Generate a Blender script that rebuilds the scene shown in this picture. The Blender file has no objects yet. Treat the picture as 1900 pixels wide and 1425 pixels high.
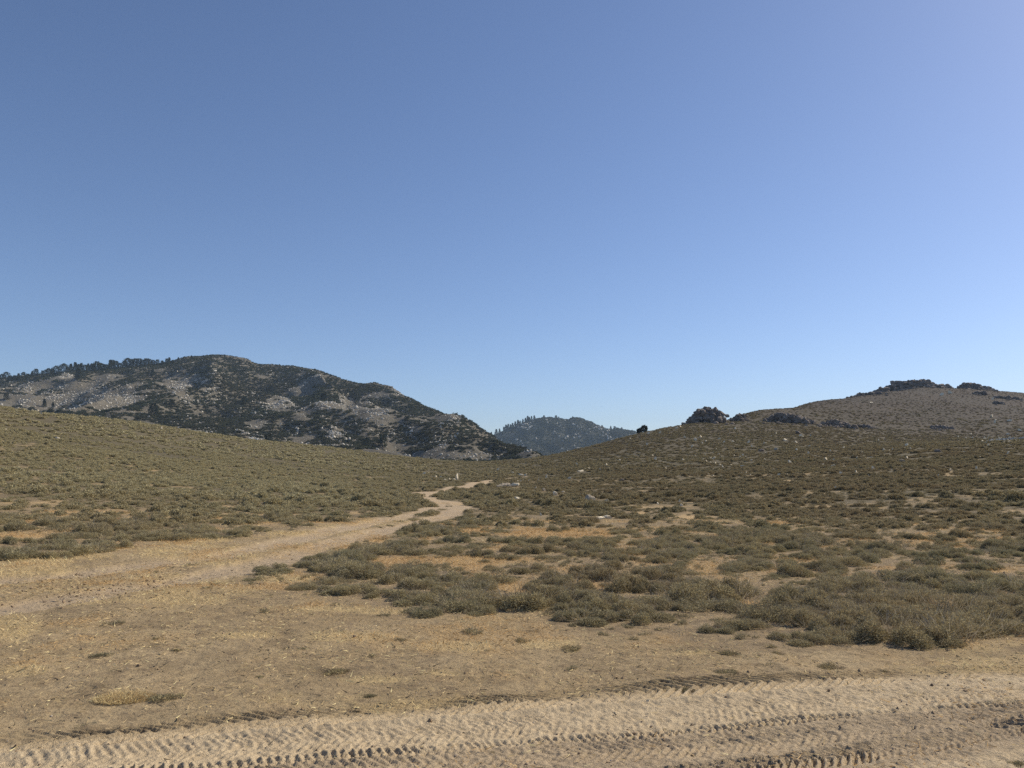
import bpy, bmesh, math, random
import numpy as np
from mathutils import Vector

# ------------------------------------------------------------------ camera, sky, sun, exposure
F = 1491.0                      # focal length in photo pixels (1900 px wide)
HZ = 870.0                      # photo row of the true horizon
CAMZ = 1.6
PITCH = math.atan((HZ - 712.5) / F)
SUN_AZ, SUN_EL = math.radians(60), math.radians(37)
S = bpy.context.scene
C = S.collection
cam_d = bpy.data.cameras.new('camera')
cam = bpy.data.objects.new('camera', cam_d)
C.objects.link(cam)
cam.location = (0, 0, CAMZ)
cam.rotation_euler = (math.pi / 2 + PITCH, 0, 0)
cam_d.sensor_width = 36
cam_d.lens = 36 * F / 1900
cam_d.clip_start = 0.05
cam_d.clip_end = 30000
S.camera = cam

w = bpy.data.worlds.new('World')
S.world = w
w.use_nodes = True
nt = w.node_tree
sky = nt.nodes.new('ShaderNodeTexSky')
sky.sky_type = 'NISHITA'
sky.sun_disc = False
sky.sun_elevation = SUN_EL
sky.sun_rotation = SUN_AZ
sky.altitude = 1800
sky.air_density = 1.0
sky.dust_density = 2.0
sky.ozone_density = 4.0
tint = nt.nodes.new('ShaderNodeMix'); tint.data_type = 'RGBA'; tint.blend_type = 'MULTIPLY'
tint.inputs[0].default_value = 1; tint.inputs[7].default_value = (1.01, .975, 1.012, 1)      # the camera's own blue
nt.links.new(sky.outputs[0], tint.inputs[6])
nt.links.new(tint.outputs[2], nt.nodes['Background'].inputs[0])
nt.nodes['Background'].inputs[1].default_value = 0.122

sd = bpy.data.lights.new('sun', 'SUN')
sd.energy = 5.0
sd.angle = math.radians(0.5)
sd.color = (1.0, 0.90, 0.73)
sun = bpy.data.objects.new('sun', sd)
C.objects.link(sun)
sunv = Vector((math.sin(SUN_AZ) * math.cos(SUN_EL), math.cos(SUN_AZ) * math.cos(SUN_EL), math.sin(SUN_EL)))
sun.rotation_euler = sunv.to_track_quat('Z', 'Y').to_euler()
S.view_settings.view_transform = 'Standard'
S.view_settings.look = 'None'
S.view_settings.exposure = 0.0
S.view_settings.gamma = 1.0
S.view_settings.use_curve_mapping = False
S.render.engine = 'CYCLES'
S.cycles.use_denoising = False
S.cycles.max_bounces = 4
S.cycles.diffuse_bounces = 2
S.cycles.glossy_bounces = 1
S.cycles.volume_bounces = 0
S.cycles.use_adaptive_sampling = False

random.seed(7)
R = np.random.default_rng(11)

# ------------------------------------------------------------------ noise and geometry maths
def _h(ix, iy, s):
    n = (ix.astype(np.int64) * 374761393 + iy.astype(np.int64) * 668265263 + s * 974634777) & 0xffffffff
    n = ((n ^ (n >> 13)) * 1274126177) & 0xffffffff
    n = ((n ^ (n >> 16)) * 2246822519) & 0xffffffff
    return ((n ^ (n >> 15)) & 0xffffff) / float(0xffffff) * 2 - 1

def vn(x, y, s=0):
    x = np.asarray(x, float); y = np.asarray(y, float)
    ix = np.floor(x); iy = np.floor(y)
    fx = x - ix; fy = y - iy
    fx = fx * fx * fx * (fx * (fx * 6 - 15) + 10); fy = fy * fy * fy * (fy * (fy * 6 - 15) + 10)
    a = _h(ix, iy, s); b = _h(ix + 1, iy, s); c = _h(ix, iy + 1, s); d = _h(ix + 1, iy + 1, s)
    return (a * (1 - fx) + b * fx) * (1 - fy) + (c * (1 - fx) + d * fx) * fy

def fbm(x, y, scale, octv=4, s=0, gain=0.5):
    x = np.asarray(x, float) / scale; y = np.asarray(y, float) / scale
    t = 0; a = 1.0; n = 0
    for k in range(octv):
        t = t + a * vn(x, y, s + k * 17); n += a; a *= gain
        x, y = x * 1.62 + y * 1.18 + 5.3, y * 1.62 - x * 1.18 + 1.7
    return t / n

def ss(a, b, x):
    t = np.clip((x - a) / (b - a), 0, 1)
    return t * t * (3 - 2 * t)

cP, sP = math.cos(PITCH), math.sin(PITCH)
def ray(px, py):
    u = (px - 950) / F; v = (712.5 - py) / F
    return (u, cP - v * sP, sP + v * cP)

def az_of(px, py=HZ):
    d = ray(px, py)
    return math.atan2(d[0], d[1])

def project(x, y, z):
    z = z - CAMZ
    dep = y * cP + z * sP
    dep = np.where(np.abs(dep) < 1e-6, 1e-6, dep)
    up = -y * sP + z * cP
    return 950 + F * x / dep, 712.5 - F * up / dep, dep

def blur_axis(Z, sig, axis):
    n = int(sig * 3) + 1
    k = np.exp(-0.5 * (np.arange(-n, n + 1) / sig) ** 2); k /= k.sum()
    Zp = np.pad(Z, [(n, n) if a == axis else (0, 0) for a in (0, 1)], mode='edge')
    return np.apply_along_axis(lambda m: np.convolve(m, k, 'valid'), axis, Zp)

class Polar:
    """height table over azimuth and log distance, from columns of (distance, photo row)"""
    def __init__(s, cols, r0, r1, nr, a0, a1, na, sr, sa, zmode=False):
        s.lr = np.linspace(math.log(r0), math.log(r1), nr)
        s.a = np.linspace(a0, a1, na)
        r = np.exp(s.lr)
        ca, prof = [], []
        for px, pts in cols:
            a = px if zmode else az_of(px, 820)
            rr = []; zz = []
            for p in pts:
                if len(p) == 3:
                    rr.append(p[0]); zz.append(p[2])
                else:
                    d = ray(px, p[1]); hd = math.hypot(d[0], d[1])
                    rr.append(p[0]); zz.append(CAMZ + p[0] * d[2] / hd)
            ca.append(a); prof.append(np.interp(r, rr, zz))
        prof = np.array(prof); ca = np.array(ca)
        Z = np.array([[0.0]])
        Z = np.stack([np.interp(s.a, ca, prof[:, j]) for j in range(nr)], 1)
        Z = blur_axis(Z, sr, 1) if sr else Z
        Z = blur_axis(Z, sa, 0) if sa else Z
        s.Z = Z
    def __call__(s, az, r):
        fi = np.clip((az - s.a[0]) / (s.a[1] - s.a[0]), 0, len(s.a) - 1.001)
        fj = np.clip((np.log(np.maximum(r, 1e-3)) - s.lr[0]) / (s.lr[1] - s.lr[0]), 0, len(s.lr) - 1.001)
        i = fi.astype(int); j = fj.astype(int); u = fi - i; v = fj - j
        Z = s.Z
        return (Z[i, j] * (1 - u) + Z[i + 1, j] * u) * (1 - v) + (Z[i, j + 1] * (1 - u) + Z[i + 1, j + 1] * u) * v

FL = [(1, None, 0.0), (14, None, 0.0)]
TAIL = [(1200, None, -40), (6500, None, -60)]
gcols = [
    (-700, FL + [(30, None, .8), (60, None, 5), (100, None, 11), (150, None, 16), (230, None, 14), (420, None, -15)] + TAIL),
    (-250, FL + [(30, None, .7), (60, None, 3.6), (100, None, 9.5), (150, None, 15.5), (220, None, 14), (420, None, -15)] + TAIL),
    (0, FL + [(30, 920), (60, 862), (100, 806), (155, 755), (215, None, 11), (400, None, -15)] + TAIL),
    (250, FL + [(30, 932), (60, 880), (100, 834), (165, 780), (225, None, 8.5), (400, None, -15)] + TAIL),
    (500, FL + [(30, 943), (60, 898), (100, 864), (180, 817), (240, None, 5.5), (400, None, -16)] + TAIL),
    (750, FL + [(30, 950), (60, 908), (100, 885), (200, 846), (270, None, 2), (400, None, -18)] + TAIL),
    (900, FL + [(30, None, 0), (60, 910), (100, 892), (160, 877), (235, 857), (300, None, 0), (420, None, -20)] + TAIL),
    (1000, FL + [(30, None, 0), (60, 908), (100, 889), (160, 870), (250, 849), (320, None, 1), (430, None, -20)] + TAIL),
    (1100, FL + [(30, None, 0), (60, 905), (100, 883), (160, 857), (265, 825), (330, None, 5), (460, None, -20)] + TAIL),
    (1200, FL + [(30, None, .05), (60, 902), (100, 876), (160, 846), (280, 799), (350, None, 9), (500, None, -18)] + TAIL),
    (1280, FL + [(30, None, .05), (60, 900), (100, 871), (160, 842), (290, 781), (370, None, 12), (520, None, -15)] + TAIL),
    (1400, FL + [(30, None, .1), (60, 896), (100, 866), (150, 843), (200, 822), (290, 785), (350, 750), (430, None, 17), (600, None, -5)] + TAIL),
    (1500, FL + [(30, None, .1), (60, 893), (100, 862), (150, 838), (200, 824), (300, 785), (420, 733), (500, None, 26), (700, None, 0)] + TAIL),
    (1600, FL + [(30, None, .1), (60, 890), (100, 857), (150, 833), (200, 825), (300, 800), (480, 723), (560, None, 38), (800, None, 5)] + TAIL),
    (1700, FL + [(30, None, .15), (60, 887), (100, 852), (150, 827), (210, 823), (300, 806), (540, 711), (620, None, 50), (900, None, 5)] + TAIL),
    (1800, FL + [(30, None, .15), (60, 884), (100, 848), (150, 821), (210, 824), (300, 810), (560, 716), (640, None, 50), (950, None, 5)] + TAIL),
    (1900, FL + [(30, None, .2), (60, 881), (100, 844), (150, 814), (210, 824), (300, 811), (560, 724), (640, None, 46), (950, None, 5)] + TAIL),
    (2200, FL + [(30, None, .3), (60, 872), (100, 833), (150, 803), (210, 815), (300, 808), (560, 745), (640, None, 38), (950, None, 0)] + TAIL),
]
gcols = [(az_of(p, 820), [q if len(q) == 3 else
          (q[0], None, CAMZ + q[0] * ray(p, q[1])[2] / math.hypot(ray(p, q[1])[0], ray(p, q[1])[1])) for q in pts]) for p, pts in gcols]
BACK = FL + [(60, None, .6), (200, None, 4), (600, None, 0)] + TAIL
gcols = [(-math.pi, BACK), (-1.9, BACK)] + gcols + [(1.9, BACK), (math.pi, BACK)]
GT = Polar(gcols, 1, 6500, 620, -math.pi, math.pi, 1600, 2.6, 5, zmode=True)

def H(x, y):
    """ground height"""
    x = np.asarray(x, float); y = np.asarray(y, float)
    r = np.hypot(x, y); az = np.arctan2(x, y)
    z = GT(az, r)
    far = ss(10, 80, r)
    z = z + 0.03 * fbm(x, y, 1.7, 3, 3) * ss(1, 5, r) + far * (0.22 * fbm(x, y, 9, 3, 5) + 0.35 * ss(60, 200, r) * fbm(x, y, 33, 4, 9))
    z = z + ss(230, 420, r) * .5 * fbm(x, y, 60, 4, 31) 
    return z

mcols = []
sk = [(-500, 720, 1350), (-200, 708, 1330), (0, 699, 1300), (80, 692, 1280), (130, 687, 1260), (200, 681, 1230), (270, 675, 1200), (310, 669, 1180), (337, 661, 1170),
      (382, 658, 1160), (416, 657, 1150), (447, 662, 1130), (471, 675, 1120), (508, 675, 1110), (537, 677, 1090), (589, 685, 1060), (624, 697, 1040),
      (647, 704, 1020), (696, 706, 980), (725, 713, 950), (739, 723, 930), (768, 739, 900), (812, 761, 860), (832, 769, 840), (855, 775, 820), (878, 785, 800),
      (913, 807, 770), (942, 826, 745), (985, 848, 715), (1020, 868, 690), (1070, 900, 660), (1200, 950, 640)]
for px, py, rr in sk:
    r0 = 470 + (rr - 1100) * 0.15
    a0 = 800 if px < 200 else 800 + (px - 200) * 0.075
    yb = max(a0, py + 6) + 2
    pts = [(r0 - 90, None, -30)]
    for t, g in ((0, 0.0), (.12, .06), (.3, .28), (.5, .5), (.7, .71), (.88, .9), (1, 1)):
        pts.append((r0 + (rr - r0) * t, yb + (py - yb) * g))
    zt = CAMZ + rr * ray(px, py)[2] / math.hypot(ray(px, py)[0], ray(px, py)[1])
    pts += [(rr * 1.12, None, zt * 0.86 - 6), (rr * 1.6, None, -30)]
    mcols.append((px, pts))
MT = Polar(mcols, 350, 2200, 500, az_of(-480), az_of(1180), 900, 2, 2)
RID_A = np.array([az_of(p[0], p[1]) for p in sk]); RID_R = np.array([p[2] for p in sk])
def HM(x, y):
    r = np.hypot(x, y); az = np.arctan2(x, y)
    rr = np.interp(az, RID_A, RID_R)
    t = r / rr
    wgt = ss(.45, .6, t) * (1 - ss(.86, .99, t)) + 0.12
    n = 1 - np.abs(fbm(x + 0.3 * y, y * .45, 110, 4, 41)) * 2
    return MT(az, r) + wgt * (n * 17 - 8 + 2.5 * fbm(x, y, 26, 4, 43))

fcols = []
fs = [(780, 840, 2500), (860, 828, 2480), (900, 815, 2450), (918, 806, 2440), (939, 796, 2430), (959, 789, 2420), (979, 780, 2410), (1009, 773, 2400), (1036, 775, 2400), (1053, 778, 2400),
      (1064, 773.5, 2390), (1077, 775, 2380), (1099, 783, 2370), (1112, 790, 2370), (1126, 796, 2380), (1145, 794, 2420), (1172, 798, 2430), (1187, 801, 2440),
      (1230, 806, 2440), (1300, 815, 2400), (1400, 850, 2400)]
for px, py, rr in fs:
    zt = CAMZ + rr * ray(px, py)[2] / math.hypot(ray(px, py)[0], ray(px, py)[1])
    fcols.append((px, [(1500, None, -60), (1750, None, -10), (rr, py), (rr * 1.1, None, zt * .7), (rr * 1.4, None, -60)]))
FT = Polar(fcols, 1400, 3500, 300, az_of(780), az_of(1400), 500, 2, 2)
def HF(x, y):
    r = np.hypot(x, y); az = np.arctan2(x, y)
    wgt = ss(1600, 1800, r) * (1 - ss(2200, 2370, r)) + 0.06
    n = 1 - np.abs(fbm(x + 0.2 * y, y * .4, 210, 4, 51)) * 2
    return FT(az, r) + wgt * (n * 34 - 14 + 6 * fbm(x, y, 60, 3, 53))

RS = np.exp(np.linspace(math.log(2.5), math.log(700), 5000))
def hit(px, py, hf=H, rs=None):
    rs = RS if rs is None else rs
    d = ray(px, py); hd = math.hypot(d[0], d[1])
    x = rs * d[0] / hd; y = rs * d[1] / hd
    under = CAMZ + rs * d[2] / hd < hf(x, y)
    k = np.argmax(under)
    if not under[k]:
        return None
    return float(x[k]), float(y[k])

def poly(pix):
    return np.array([hit(*p) for p in pix])

def seg_dist(x, y, P, closed=False):
    """distance to a polyline, and the running length and side of the nearest point"""
    best = np.full(x.shape, 1e9); tt = np.zeros(x.shape); side = np.zeros(x.shape)
    L = 0
    n = len(P) if closed else len(P) - 1
    for i in range(n):
        a = P[i]; b = P[(i + 1) % len(P)]
        dx, dy = b - a; l = math.hypot(dx, dy) + 1e-9
        t = np.clip(((x - a[0]) * dx + (y - a[1]) * dy) / l / l, 0, 1)
        d = np.hypot(x - a[0] - t * dx, y - a[1] - t * dy)
        m = d < best
        best = np.where(m, d, best)
        tt = np.where(m, L + t * l, tt)
        side = np.where(m, np.sign((x - a[0]) * dy - (y - a[1]) * dx), side)
        L += l
    return best, tt, side

def inside(x, y, P):
    r = np.zeros(x.shape, bool); j = len(P) - 1
    for i in range(len(P)):
        xi, yi = P[i]; xj, yj = P[j]
        r ^= ((yi > y) != (yj > y)) & (x < (xj - xi) * (y - yi) / (yj - yi + 1e-12) + xi)
        j = i
    return r

def sdf(x, y, P):
    d, _, _ = seg_dist(x, y, P, True)
    return np.where(inside(x, y, P), d, -d)

def smooth_line(P, k=3):
    for _ in range(k):
        Q = [P[0]]
        for a, b in zip(P[:-1], P[1:]):
            Q += [a * .75 + b * .25, a * .25 + b * .75]
        P = np.array(Q + [P[-1]])
    return P

# plan of the place, read off the photo and laid on the ground
CLEAR = poly([(-500, 1100), (-150, 1062), (0, 1046), (120, 1034), (230, 1022), (330, 1008), (450, 998), (530, 984), (620, 972), (700, 962), (745, 955),
              (760, 962), (700, 990), (620, 1006), (560, 1022), (530, 1040), (470, 1060), (440, 1085), (520, 1103), (620, 1112), (740, 1130), (870, 1142), (1000, 1160), (1100, 1178),
              (1230, 1196), (1420, 1200), (1560, 1200), (1650, 1212), (1800, 1205), (1900, 1188), (2300, 1175), (2600, 1300), (2300, 1600), (-900, 1600)])
TRK = [(smooth_line(poly([(-300, 1100), (-60, 1082), (120, 1068), (270, 1050), (420, 1030), (520, 1008), (620, 984), (700, 967), (770, 954), (806, 944), (816, 937), (806, 930), (794, 924), (788, 919), (800, 914), (832, 908), (862, 902), (902, 893.5), (935, 890), (968, 886), (985, 884)])), .33),
       (smooth_line(poly([(-300, 1165), (-60, 1138), (120, 1110), (270, 1086), (420, 1062), (540, 1030), (640, 1002), (700, 987), (760, 974), (815, 960), (846, 949), (856, 941), (848, 934), (826, 930), (806, 928)])), .36),
       (smooth_line(poly([(766, 917.5), (785, 916), (806, 913)])), .5),
       (smooth_line(poly([(862, 906), (880, 900), (905, 895)])), .35)]
ROADE = smooth_line(poly([(-900, 1440), (-300, 1412), (0, 1384), (200, 1370), (400, 1349), (600, 1332), (800, 1317), (950, 1304), (1300, 1276), (1600, 1259), (1900, 1249), (2300, 1240)]), 2)
TREAD = [  # centre line, half width, lug period, depth, lean
    (poly([(-400, 1420), (0, 1379), (200, 1367), (400, 1346), (600, 1330), (800, 1316), (950, 1304), (1300, 1274), (1600, 1257), (1900, 1248), (2300, 1240)]), .20, .090, .022, 1.2),
    (poly([(-400, 1470), (0, 1424), (300, 1396), (600, 1374), (950, 1350), (1300, 1318), (1600, 1298), (1900, 1284), (2300, 1272)]), .24, .055, .005, .5),
    (poly([(-200, 1470), (300, 1432), (700, 1402), (950, 1380), (1260, 1363), (1500, 1336), (1700, 1319), (1900, 1304), (2300, 1285)]), .06, .050, .014, .4),
    (poly([(200, 1470), (700, 1422), (1000, 1402), (1300, 1386), (1600, 1358), (1900, 1328), (2300, 1290)]), .18, .060, .008, .8),
    (poly([(800, 1500), (1200, 1446), (1400, 1424), (1600, 1398), (1750, 1376), (1900, 1351), (2200, 1306)]), .14, .052, .022, .9),
]
TREAD = [(smooth_line(t[0], 2),) + t[1:] for t in TREAD]
ORANGE = [(760, 1043, 95, 13), (880, 1050, 70, 22), (1000, 990, 75, 12), (1060, 990, 60, 11), (1110, 992, 35, 12), (880, 985, 35, 9), (1090, 1085, 70, 8), (900, 1068, 50, 9), (960, 1090, 60, 8), (40, 968, 60, 4),
          (30, 995, 55, 5), (130, 984, 18, 3), (410, 962, 18, 3), (1290, 960, 40, 5), (1440, 971, 25, 4), (1190, 953, 20, 4), (1310, 1012, 35, 6), (1500, 1040, 70, 5), (1860, 1003, 30, 9), (1720, 992, 28, 5), (700, 1000, 30, 8), (1250, 945, 25, 3),
          (520, 1090, 60, 10), (1010, 1107, 50, 6), (1230, 1110, 30, 8), (790, 1000, 20, 6), (1850, 1060, 40, 5), (1640, 1055, 60, 4), (1300, 1090, 40, 6), (1400, 1120, 50, 6), (1700, 1130, 60, 5)]
STRAW = [(60, 1040, 110, 12), (170, 1032, 70, 10), (300, 1022, 60, 6), (20, 1165, 70, 40), (330, 1098, 55, 12), (300, 1110, 40, 10), (620, 1130, 110, 8), (720, 1135, 80, 8), (230, 1288, 55, 11), (700, 1262, 110, 12),
         (40, 1245, 60, 14), (530, 1075, 60, 10), (850, 1200, 80, 12), (1020, 1195, 70, 12), (1280, 1212, 60, 6), (120, 1060, 90, 6), (380, 1003, 80, 5), (560, 990, 90, 5), (820, 1250, 60, 6), (460, 1180, 90, 10), (640, 1180, 120, 12)]
def pixblobs(px, py, L, k=1.0):
    m = np.zeros(px.shape)
    for cx, cy, a, b in L:
        m = np.maximum(m, 1 - np.sqrt(((px - cx) / (a * k)) ** 2 + ((py - cy) / (b * k)) ** 2))
    return m

def masks(x, y, z):
    r = np.hypot(x, y)
    n = fbm(x, y, 1.1, 4, 61)
    clear = np.full(x.shape, -50.0); track = np.zeros(x.shape); road = np.zeros(x.shape)
    m = r < 40
    clear[m] = sdf(x[m], y[m], CLEAR)
    masks.soft = ss(-1.1, .5, clear + .9 * n)
    clear = ss(-.25, .35, clear + .45 * n)
    m = r < 260
    for P, hw in TRK:
        d, _, _ = seg_dist(x[m], y[m], P)
        wd = hw * (1 + 0.011 * r[m])
        track[m] = np.maximum(track[m], 1 - ss(wd * .7, wd * 1.25, d + .25 * n[m]))
    m = (r < 16)
    d, _, sgn = seg_dist(x[m], y[m], ROADE)
    road[m] = ss(-.12, .12, d * sgn + .05 * n[m]) * (d < 7)
    fr = np.maximum(y, -1) > 1
    px, py, dep = project(x, y, z)
    ok = (dep > 1) & (r < 90)
    org = np.where(ok, pixblobs(px, py, ORANGE) + .45 * n + .25 * fbm(x, y, .3, 3, 63), -1)
    stw = np.where(ok, pixblobs(px, py, STRAW) + .35 * n, -1)
    stw = ss(.0, .6, stw)
    stw = np.maximum(stw, .75 * ss(.12, .5, fbm(x, y * 1.6, 1.3, 5, 67, .62)) * clear * (r < 30))
    return clear, track, road, ss(-.1, .6, org), stw * (1 - road) * (1 - .8 * track), fr

# ------------------------------------------------------------------ materials
def mat(name, rough=.9):
    m = bpy.data.materials.new(name); m.use_nodes = True
    b = m.node_tree.nodes['Principled BSDF']
    b.inputs['Roughness'].default_value = rough
    b.inputs['Specular IOR Level'].default_value = .15
    return m, m.node_tree, b
def N(t, typ, **k):
    n = t.nodes.new(typ)
    for a, v in k.items():
        if a in n.inputs: n.inputs[a].default_value = v
        else: setattr(n, a, v)
    return n
def noise(t, scale, detail=4, rough=.55, vec=None):
    n = N(t, 'ShaderNodeTexNoise'); n.inputs['Scale'].default_value = scale; n.inputs['Detail'].default_value = detail; n.inputs['Roughness'].default_value = rough
    if vec is not None: t.links.new(vec, n.inputs['Vector'])
    return n.outputs['Fac']
def mix(t, f, a, b):
    n = N(t, 'ShaderNodeMix'); n.data_type = 'RGBA'
    for i, v in ((0, f), (6, a), (7, b)):
        if isinstance(v, (int, float)): n.inputs[i].default_value = v
        elif isinstance(v, tuple): n.inputs[i].default_value = v + (1,)
        else: t.links.new(v, n.inputs[i])
    return n.outputs[2]
def rng(t, v, a, b, c=0, d=1):
    n = N(t, 'ShaderNodeMapRange'); n.clamp = True
    t.links.new(v, n.inputs[0])
    for i, q in enumerate((a, b, c, d)): n.inputs[i + 1].default_value = q
    return n.outputs[0]
def attr(t, name):
    n = N(t, 'ShaderNodeAttribute'); n.attribute_name = name
    return n.outputs['Fac']
def math_(t, op, a, b):
    n = N(t, 'ShaderNodeMath'); n.operation = op
    for i, v in ((0, a), (1, b)):
        if isinstance(v, (int, float)): n.inputs[i].default_value = v
        else: t.links.new(v, n.inputs[i])
    return n.outputs[0]
def pos(t):
    return N(t, 'ShaderNodeNewGeometry').outputs['Position']
def bump(t, b, hgt, dist, strength=1.0, prev=None):
    n = N(t, 'ShaderNodeBump'); n.inputs['Distance'].default_value = dist; n.inputs['Strength'].default_value = strength
    t.links.new(hgt, n.inputs['Height'])
    if prev is not None: t.links.new(prev, n.inputs['Normal'])
    t.links.new(n.outputs[0], b.inputs['Normal'])
    return n.outputs[0]

M = {}
def ground_mat():
    m, t, b = mat('soil', .95)
    p = pos(t)
    n1 = noise(t, .5, 6, .6, p); n2 = noise(t, 5, 6, .7, p); n3 = noise(t, 55, 4, .7, p); n4 = noise(t, .06, 4, .6, p); n5 = noise(t, 220, 2, .6, p)
    soil = mix(t, rng(t, n1, .35, .65), (.31, .225, .130), (.42, .31, .18))
    soil = mix(t, rng(t, n2, .45, .62, 0, .6), soil, (.135, .105, .068))
    soil = mix(t, rng(t, n3, .52, .66, 0, .5), soil, (.33, .26, .17))
    # far slopes: litter between the bushes, darkened to paint in their shadows
    fcol = mix(t, rng(t, n4, .35, .65), (.120, .100, .060), (.155, .128, .075))
    fcol = mix(t, rng(t, n2, .42, .66, 0, .6), fcol, (.13, .108, .065))
    col = mix(t, attr(t, 'far'), soil, fcol)
    hill = mix(t, rng(t, noise(t, .035, 5, .65, p), .38, .62), (.080, .060, .044), (.066, .053, .039))
    hill = mix(t, rng(t, noise(t, .9, 5, .75, p), .48, .66, 0, .65), hill, (.050, .043, .031))
    col = mix(t, attr(t, 'hillm'), col, hill)
    clr = mix(t, rng(t, n1, .4, .62), (.37, .272, .150), (.47, .355, .205))
    clr = mix(t, rng(t, n2, .50, .68, 0, .7), clr, (.22, .158, .100))
    clr = mix(t, rng(t, n3, .55, .68, 0, .6), clr, (.52, .42, .265))
    clr = mix(t, rng(t, noise(t, 1.7, 6, .7, p), .50, .66, 0, .8), clr, (.245, .180, .105))
    clr = mix(t, rng(t, noise(t, 24, 4, .7, p), .54, .66, 0, .7), clr, (.17, .12, .078))
    col = mix(t, attr(t, 'clear'), col, clr)
    trk = mix(t, rng(t, n2, .4, .6), (.43, .325, .21), (.50, .385, .25))
    col = mix(t, attr(t, 'track'), col, trk)
    org = mix(t, rng(t, n3, .4, .6), (.42, .28, .135), (.55, .39, .205))
    col = mix(t, attr(t, 'orange'), col, org)
    stw = mix(t, rng(t, n3, .4, .6), (.48, .35, .175), (.62, .47, .25))
    col = mix(t, math_(t, 'MULTIPLY', attr(t, 'straw'), .75), col, stw)
    rd = mix(t, rng(t, n2, .4, .62), (.56, .435, .275), (.64, .505, .325))
    grav = mix(t, rng(t, n3, .4, .62), (.35, .265, .17), (.51, .395, .26))
    rd = mix(t, attr(t, 'gravel'), rd, grav)
    rd = mix(t, rng(t, n5, .62, .72, 0, .6), rd, (.20, .14, .10))
    col = mix(t, attr(t, 'road'), col, rd)
    t.links.new(col, b.inputs['Base Color'])
    h = math_(t, 'ADD', math_(t, 'MULTIPLY', n3, .5), math_(t, 'MULTIPLY', n5, .25))
    q = bump(t, b, h, .030, .8)
    bump(t, b, n2, .09, .55, q)
    return m
M['ground'] = ground_mat()

def leafy(name, c1, c2, c3, ps=.05, rough=.85, trans=.25):
    m, t, b = mat(name, rough)
    oi = N(t, 'ShaderNodeObjectInfo').outputs['Random']
    p = pos(t)
    col = mix(t, oi, c1, c2)
    col = mix(t, rng(t, noise(t, ps, 3, .6, p), .40, .64, 0, .8), col, c3)
    col = mix(t, rng(t, noise(t, 9, 2, .6, p), .35, .7, 0, .35), col, tuple(min(1, v * 1.5) for v in c1))
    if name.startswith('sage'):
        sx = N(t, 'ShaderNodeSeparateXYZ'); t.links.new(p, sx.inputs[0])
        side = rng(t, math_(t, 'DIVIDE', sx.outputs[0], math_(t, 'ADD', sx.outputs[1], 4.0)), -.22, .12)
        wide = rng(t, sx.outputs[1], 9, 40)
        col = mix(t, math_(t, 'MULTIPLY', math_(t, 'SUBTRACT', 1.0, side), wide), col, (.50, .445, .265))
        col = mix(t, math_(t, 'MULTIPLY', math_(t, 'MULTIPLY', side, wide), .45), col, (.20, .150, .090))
    tone = attr(t, 'tone')
    col = mix(t, rng(t, tone, .0, .40, .75, 0), col, tuple(v * .42 for v in c3))
    col = mix(t, rng(t, tone, .80, 1, 0, .7), col, tuple(min(1, v * 1.45) for v in c2))
    t.links.new(col, b.inputs['Base Color'])
    tl = N(t, 'ShaderNodeBsdfTranslucent'); t.links.new(col, tl.inputs[0])
    ms = N(t, 'ShaderNodeMixShader'); ms.inputs[0].default_value = trans
    t.links.new(b.outputs[0], ms.inputs[1]); t.links.new(tl.outputs[0], ms.inputs[2])
    t.links.new(ms.outputs[0], [n for n in t.nodes if n.type == 'OUTPUT_MATERIAL'][0].inputs['Surface'])
    return m
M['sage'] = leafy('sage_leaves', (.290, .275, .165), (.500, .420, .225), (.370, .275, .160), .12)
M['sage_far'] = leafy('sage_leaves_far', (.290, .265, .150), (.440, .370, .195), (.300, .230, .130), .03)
M['cover'] = leafy('low_plants', (.33, .285, .17), (.42, .345, .21), (.24, .21, .13), .4)
M['scrub'] = leafy('hill_scrub', (.140, .114, .078), (.160, .130, .090), (.132, .100, .072), .02)
M['twig'] = leafy('grey_twigs', (.30, .26, .19), (.46, .40, .29), (.24, .19, .13), .5)
M['dead'] = leafy('dead_twigs', (.085, .068, .050), (.12, .10, .07), (.14, .125, .09), .5)
M['straw'] = leafy('dry_straw', (.70, .54, .28), (.80, .63, .34), (.60, .45, .25), .6)
M['orange'] = leafy('orange_grass', (.56, .37, .16), (.66, .46, .22), (.46, .29, .13), .6)
M['brush'] = leafy('mountain_brush', (.064, .074, .048), (.10, .108, .066), (.092, .082, .055), .012)
M['pine'] = leafy('pine_needles', (.034, .045, .028), (.052, .062, .036), (.060, .055, .038), .02)
M['bark'] = leafy('bark', (.12, .085, .06), (.16, .115, .08), (.10, .075, .055), .5)

def rock_mat(name, c1, c2, c3, sc):
    m, t, b = mat(name, .9)
    oi = N(t, 'ShaderNodeObjectInfo').outputs['Random']
    p = pos(t)
    col = mix(t, oi, c1, c2)
    col = mix(t, rng(t, noise(t, sc, 6, .65, p), .48, .68, 0, .75), col, c3)
    t.links.new(col, b.inputs['Base Color'])
    bump(t, b, noise(t, sc * 2.5, 5, .7, p), .25 / sc, .8)
    return m
M['rock'] = rock_mat('pale_granite', (.84, .70, .48), (.92, .79, .57), (.62, .51, .35), 2.5)
M['mrock'] = rock_mat('mountain_granite', (.46, .42, .35), (.70, .65, .55), (.33, .305, .265), .35)
M['grock'] = rock_mat('grey_granite', (.38, .315, .225), (.48, .40, .29), (.66, .56, .41), 1.2)
M['drock'] = rock_mat('dark_weathered_granite', (.17, .135, .108), (.23, .185, .15), (.42, .35, .28), .35)
M['clod'] = rock_mat('soil_clods', (.20, .14, .09), (.33, .235, .15), (.42, .32, .21), 20)
M['pebble'] = rock_mat('pebbles', (.30, .22, .16), (.48, .40, .31), (.2, .15, .11), 30)

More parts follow.
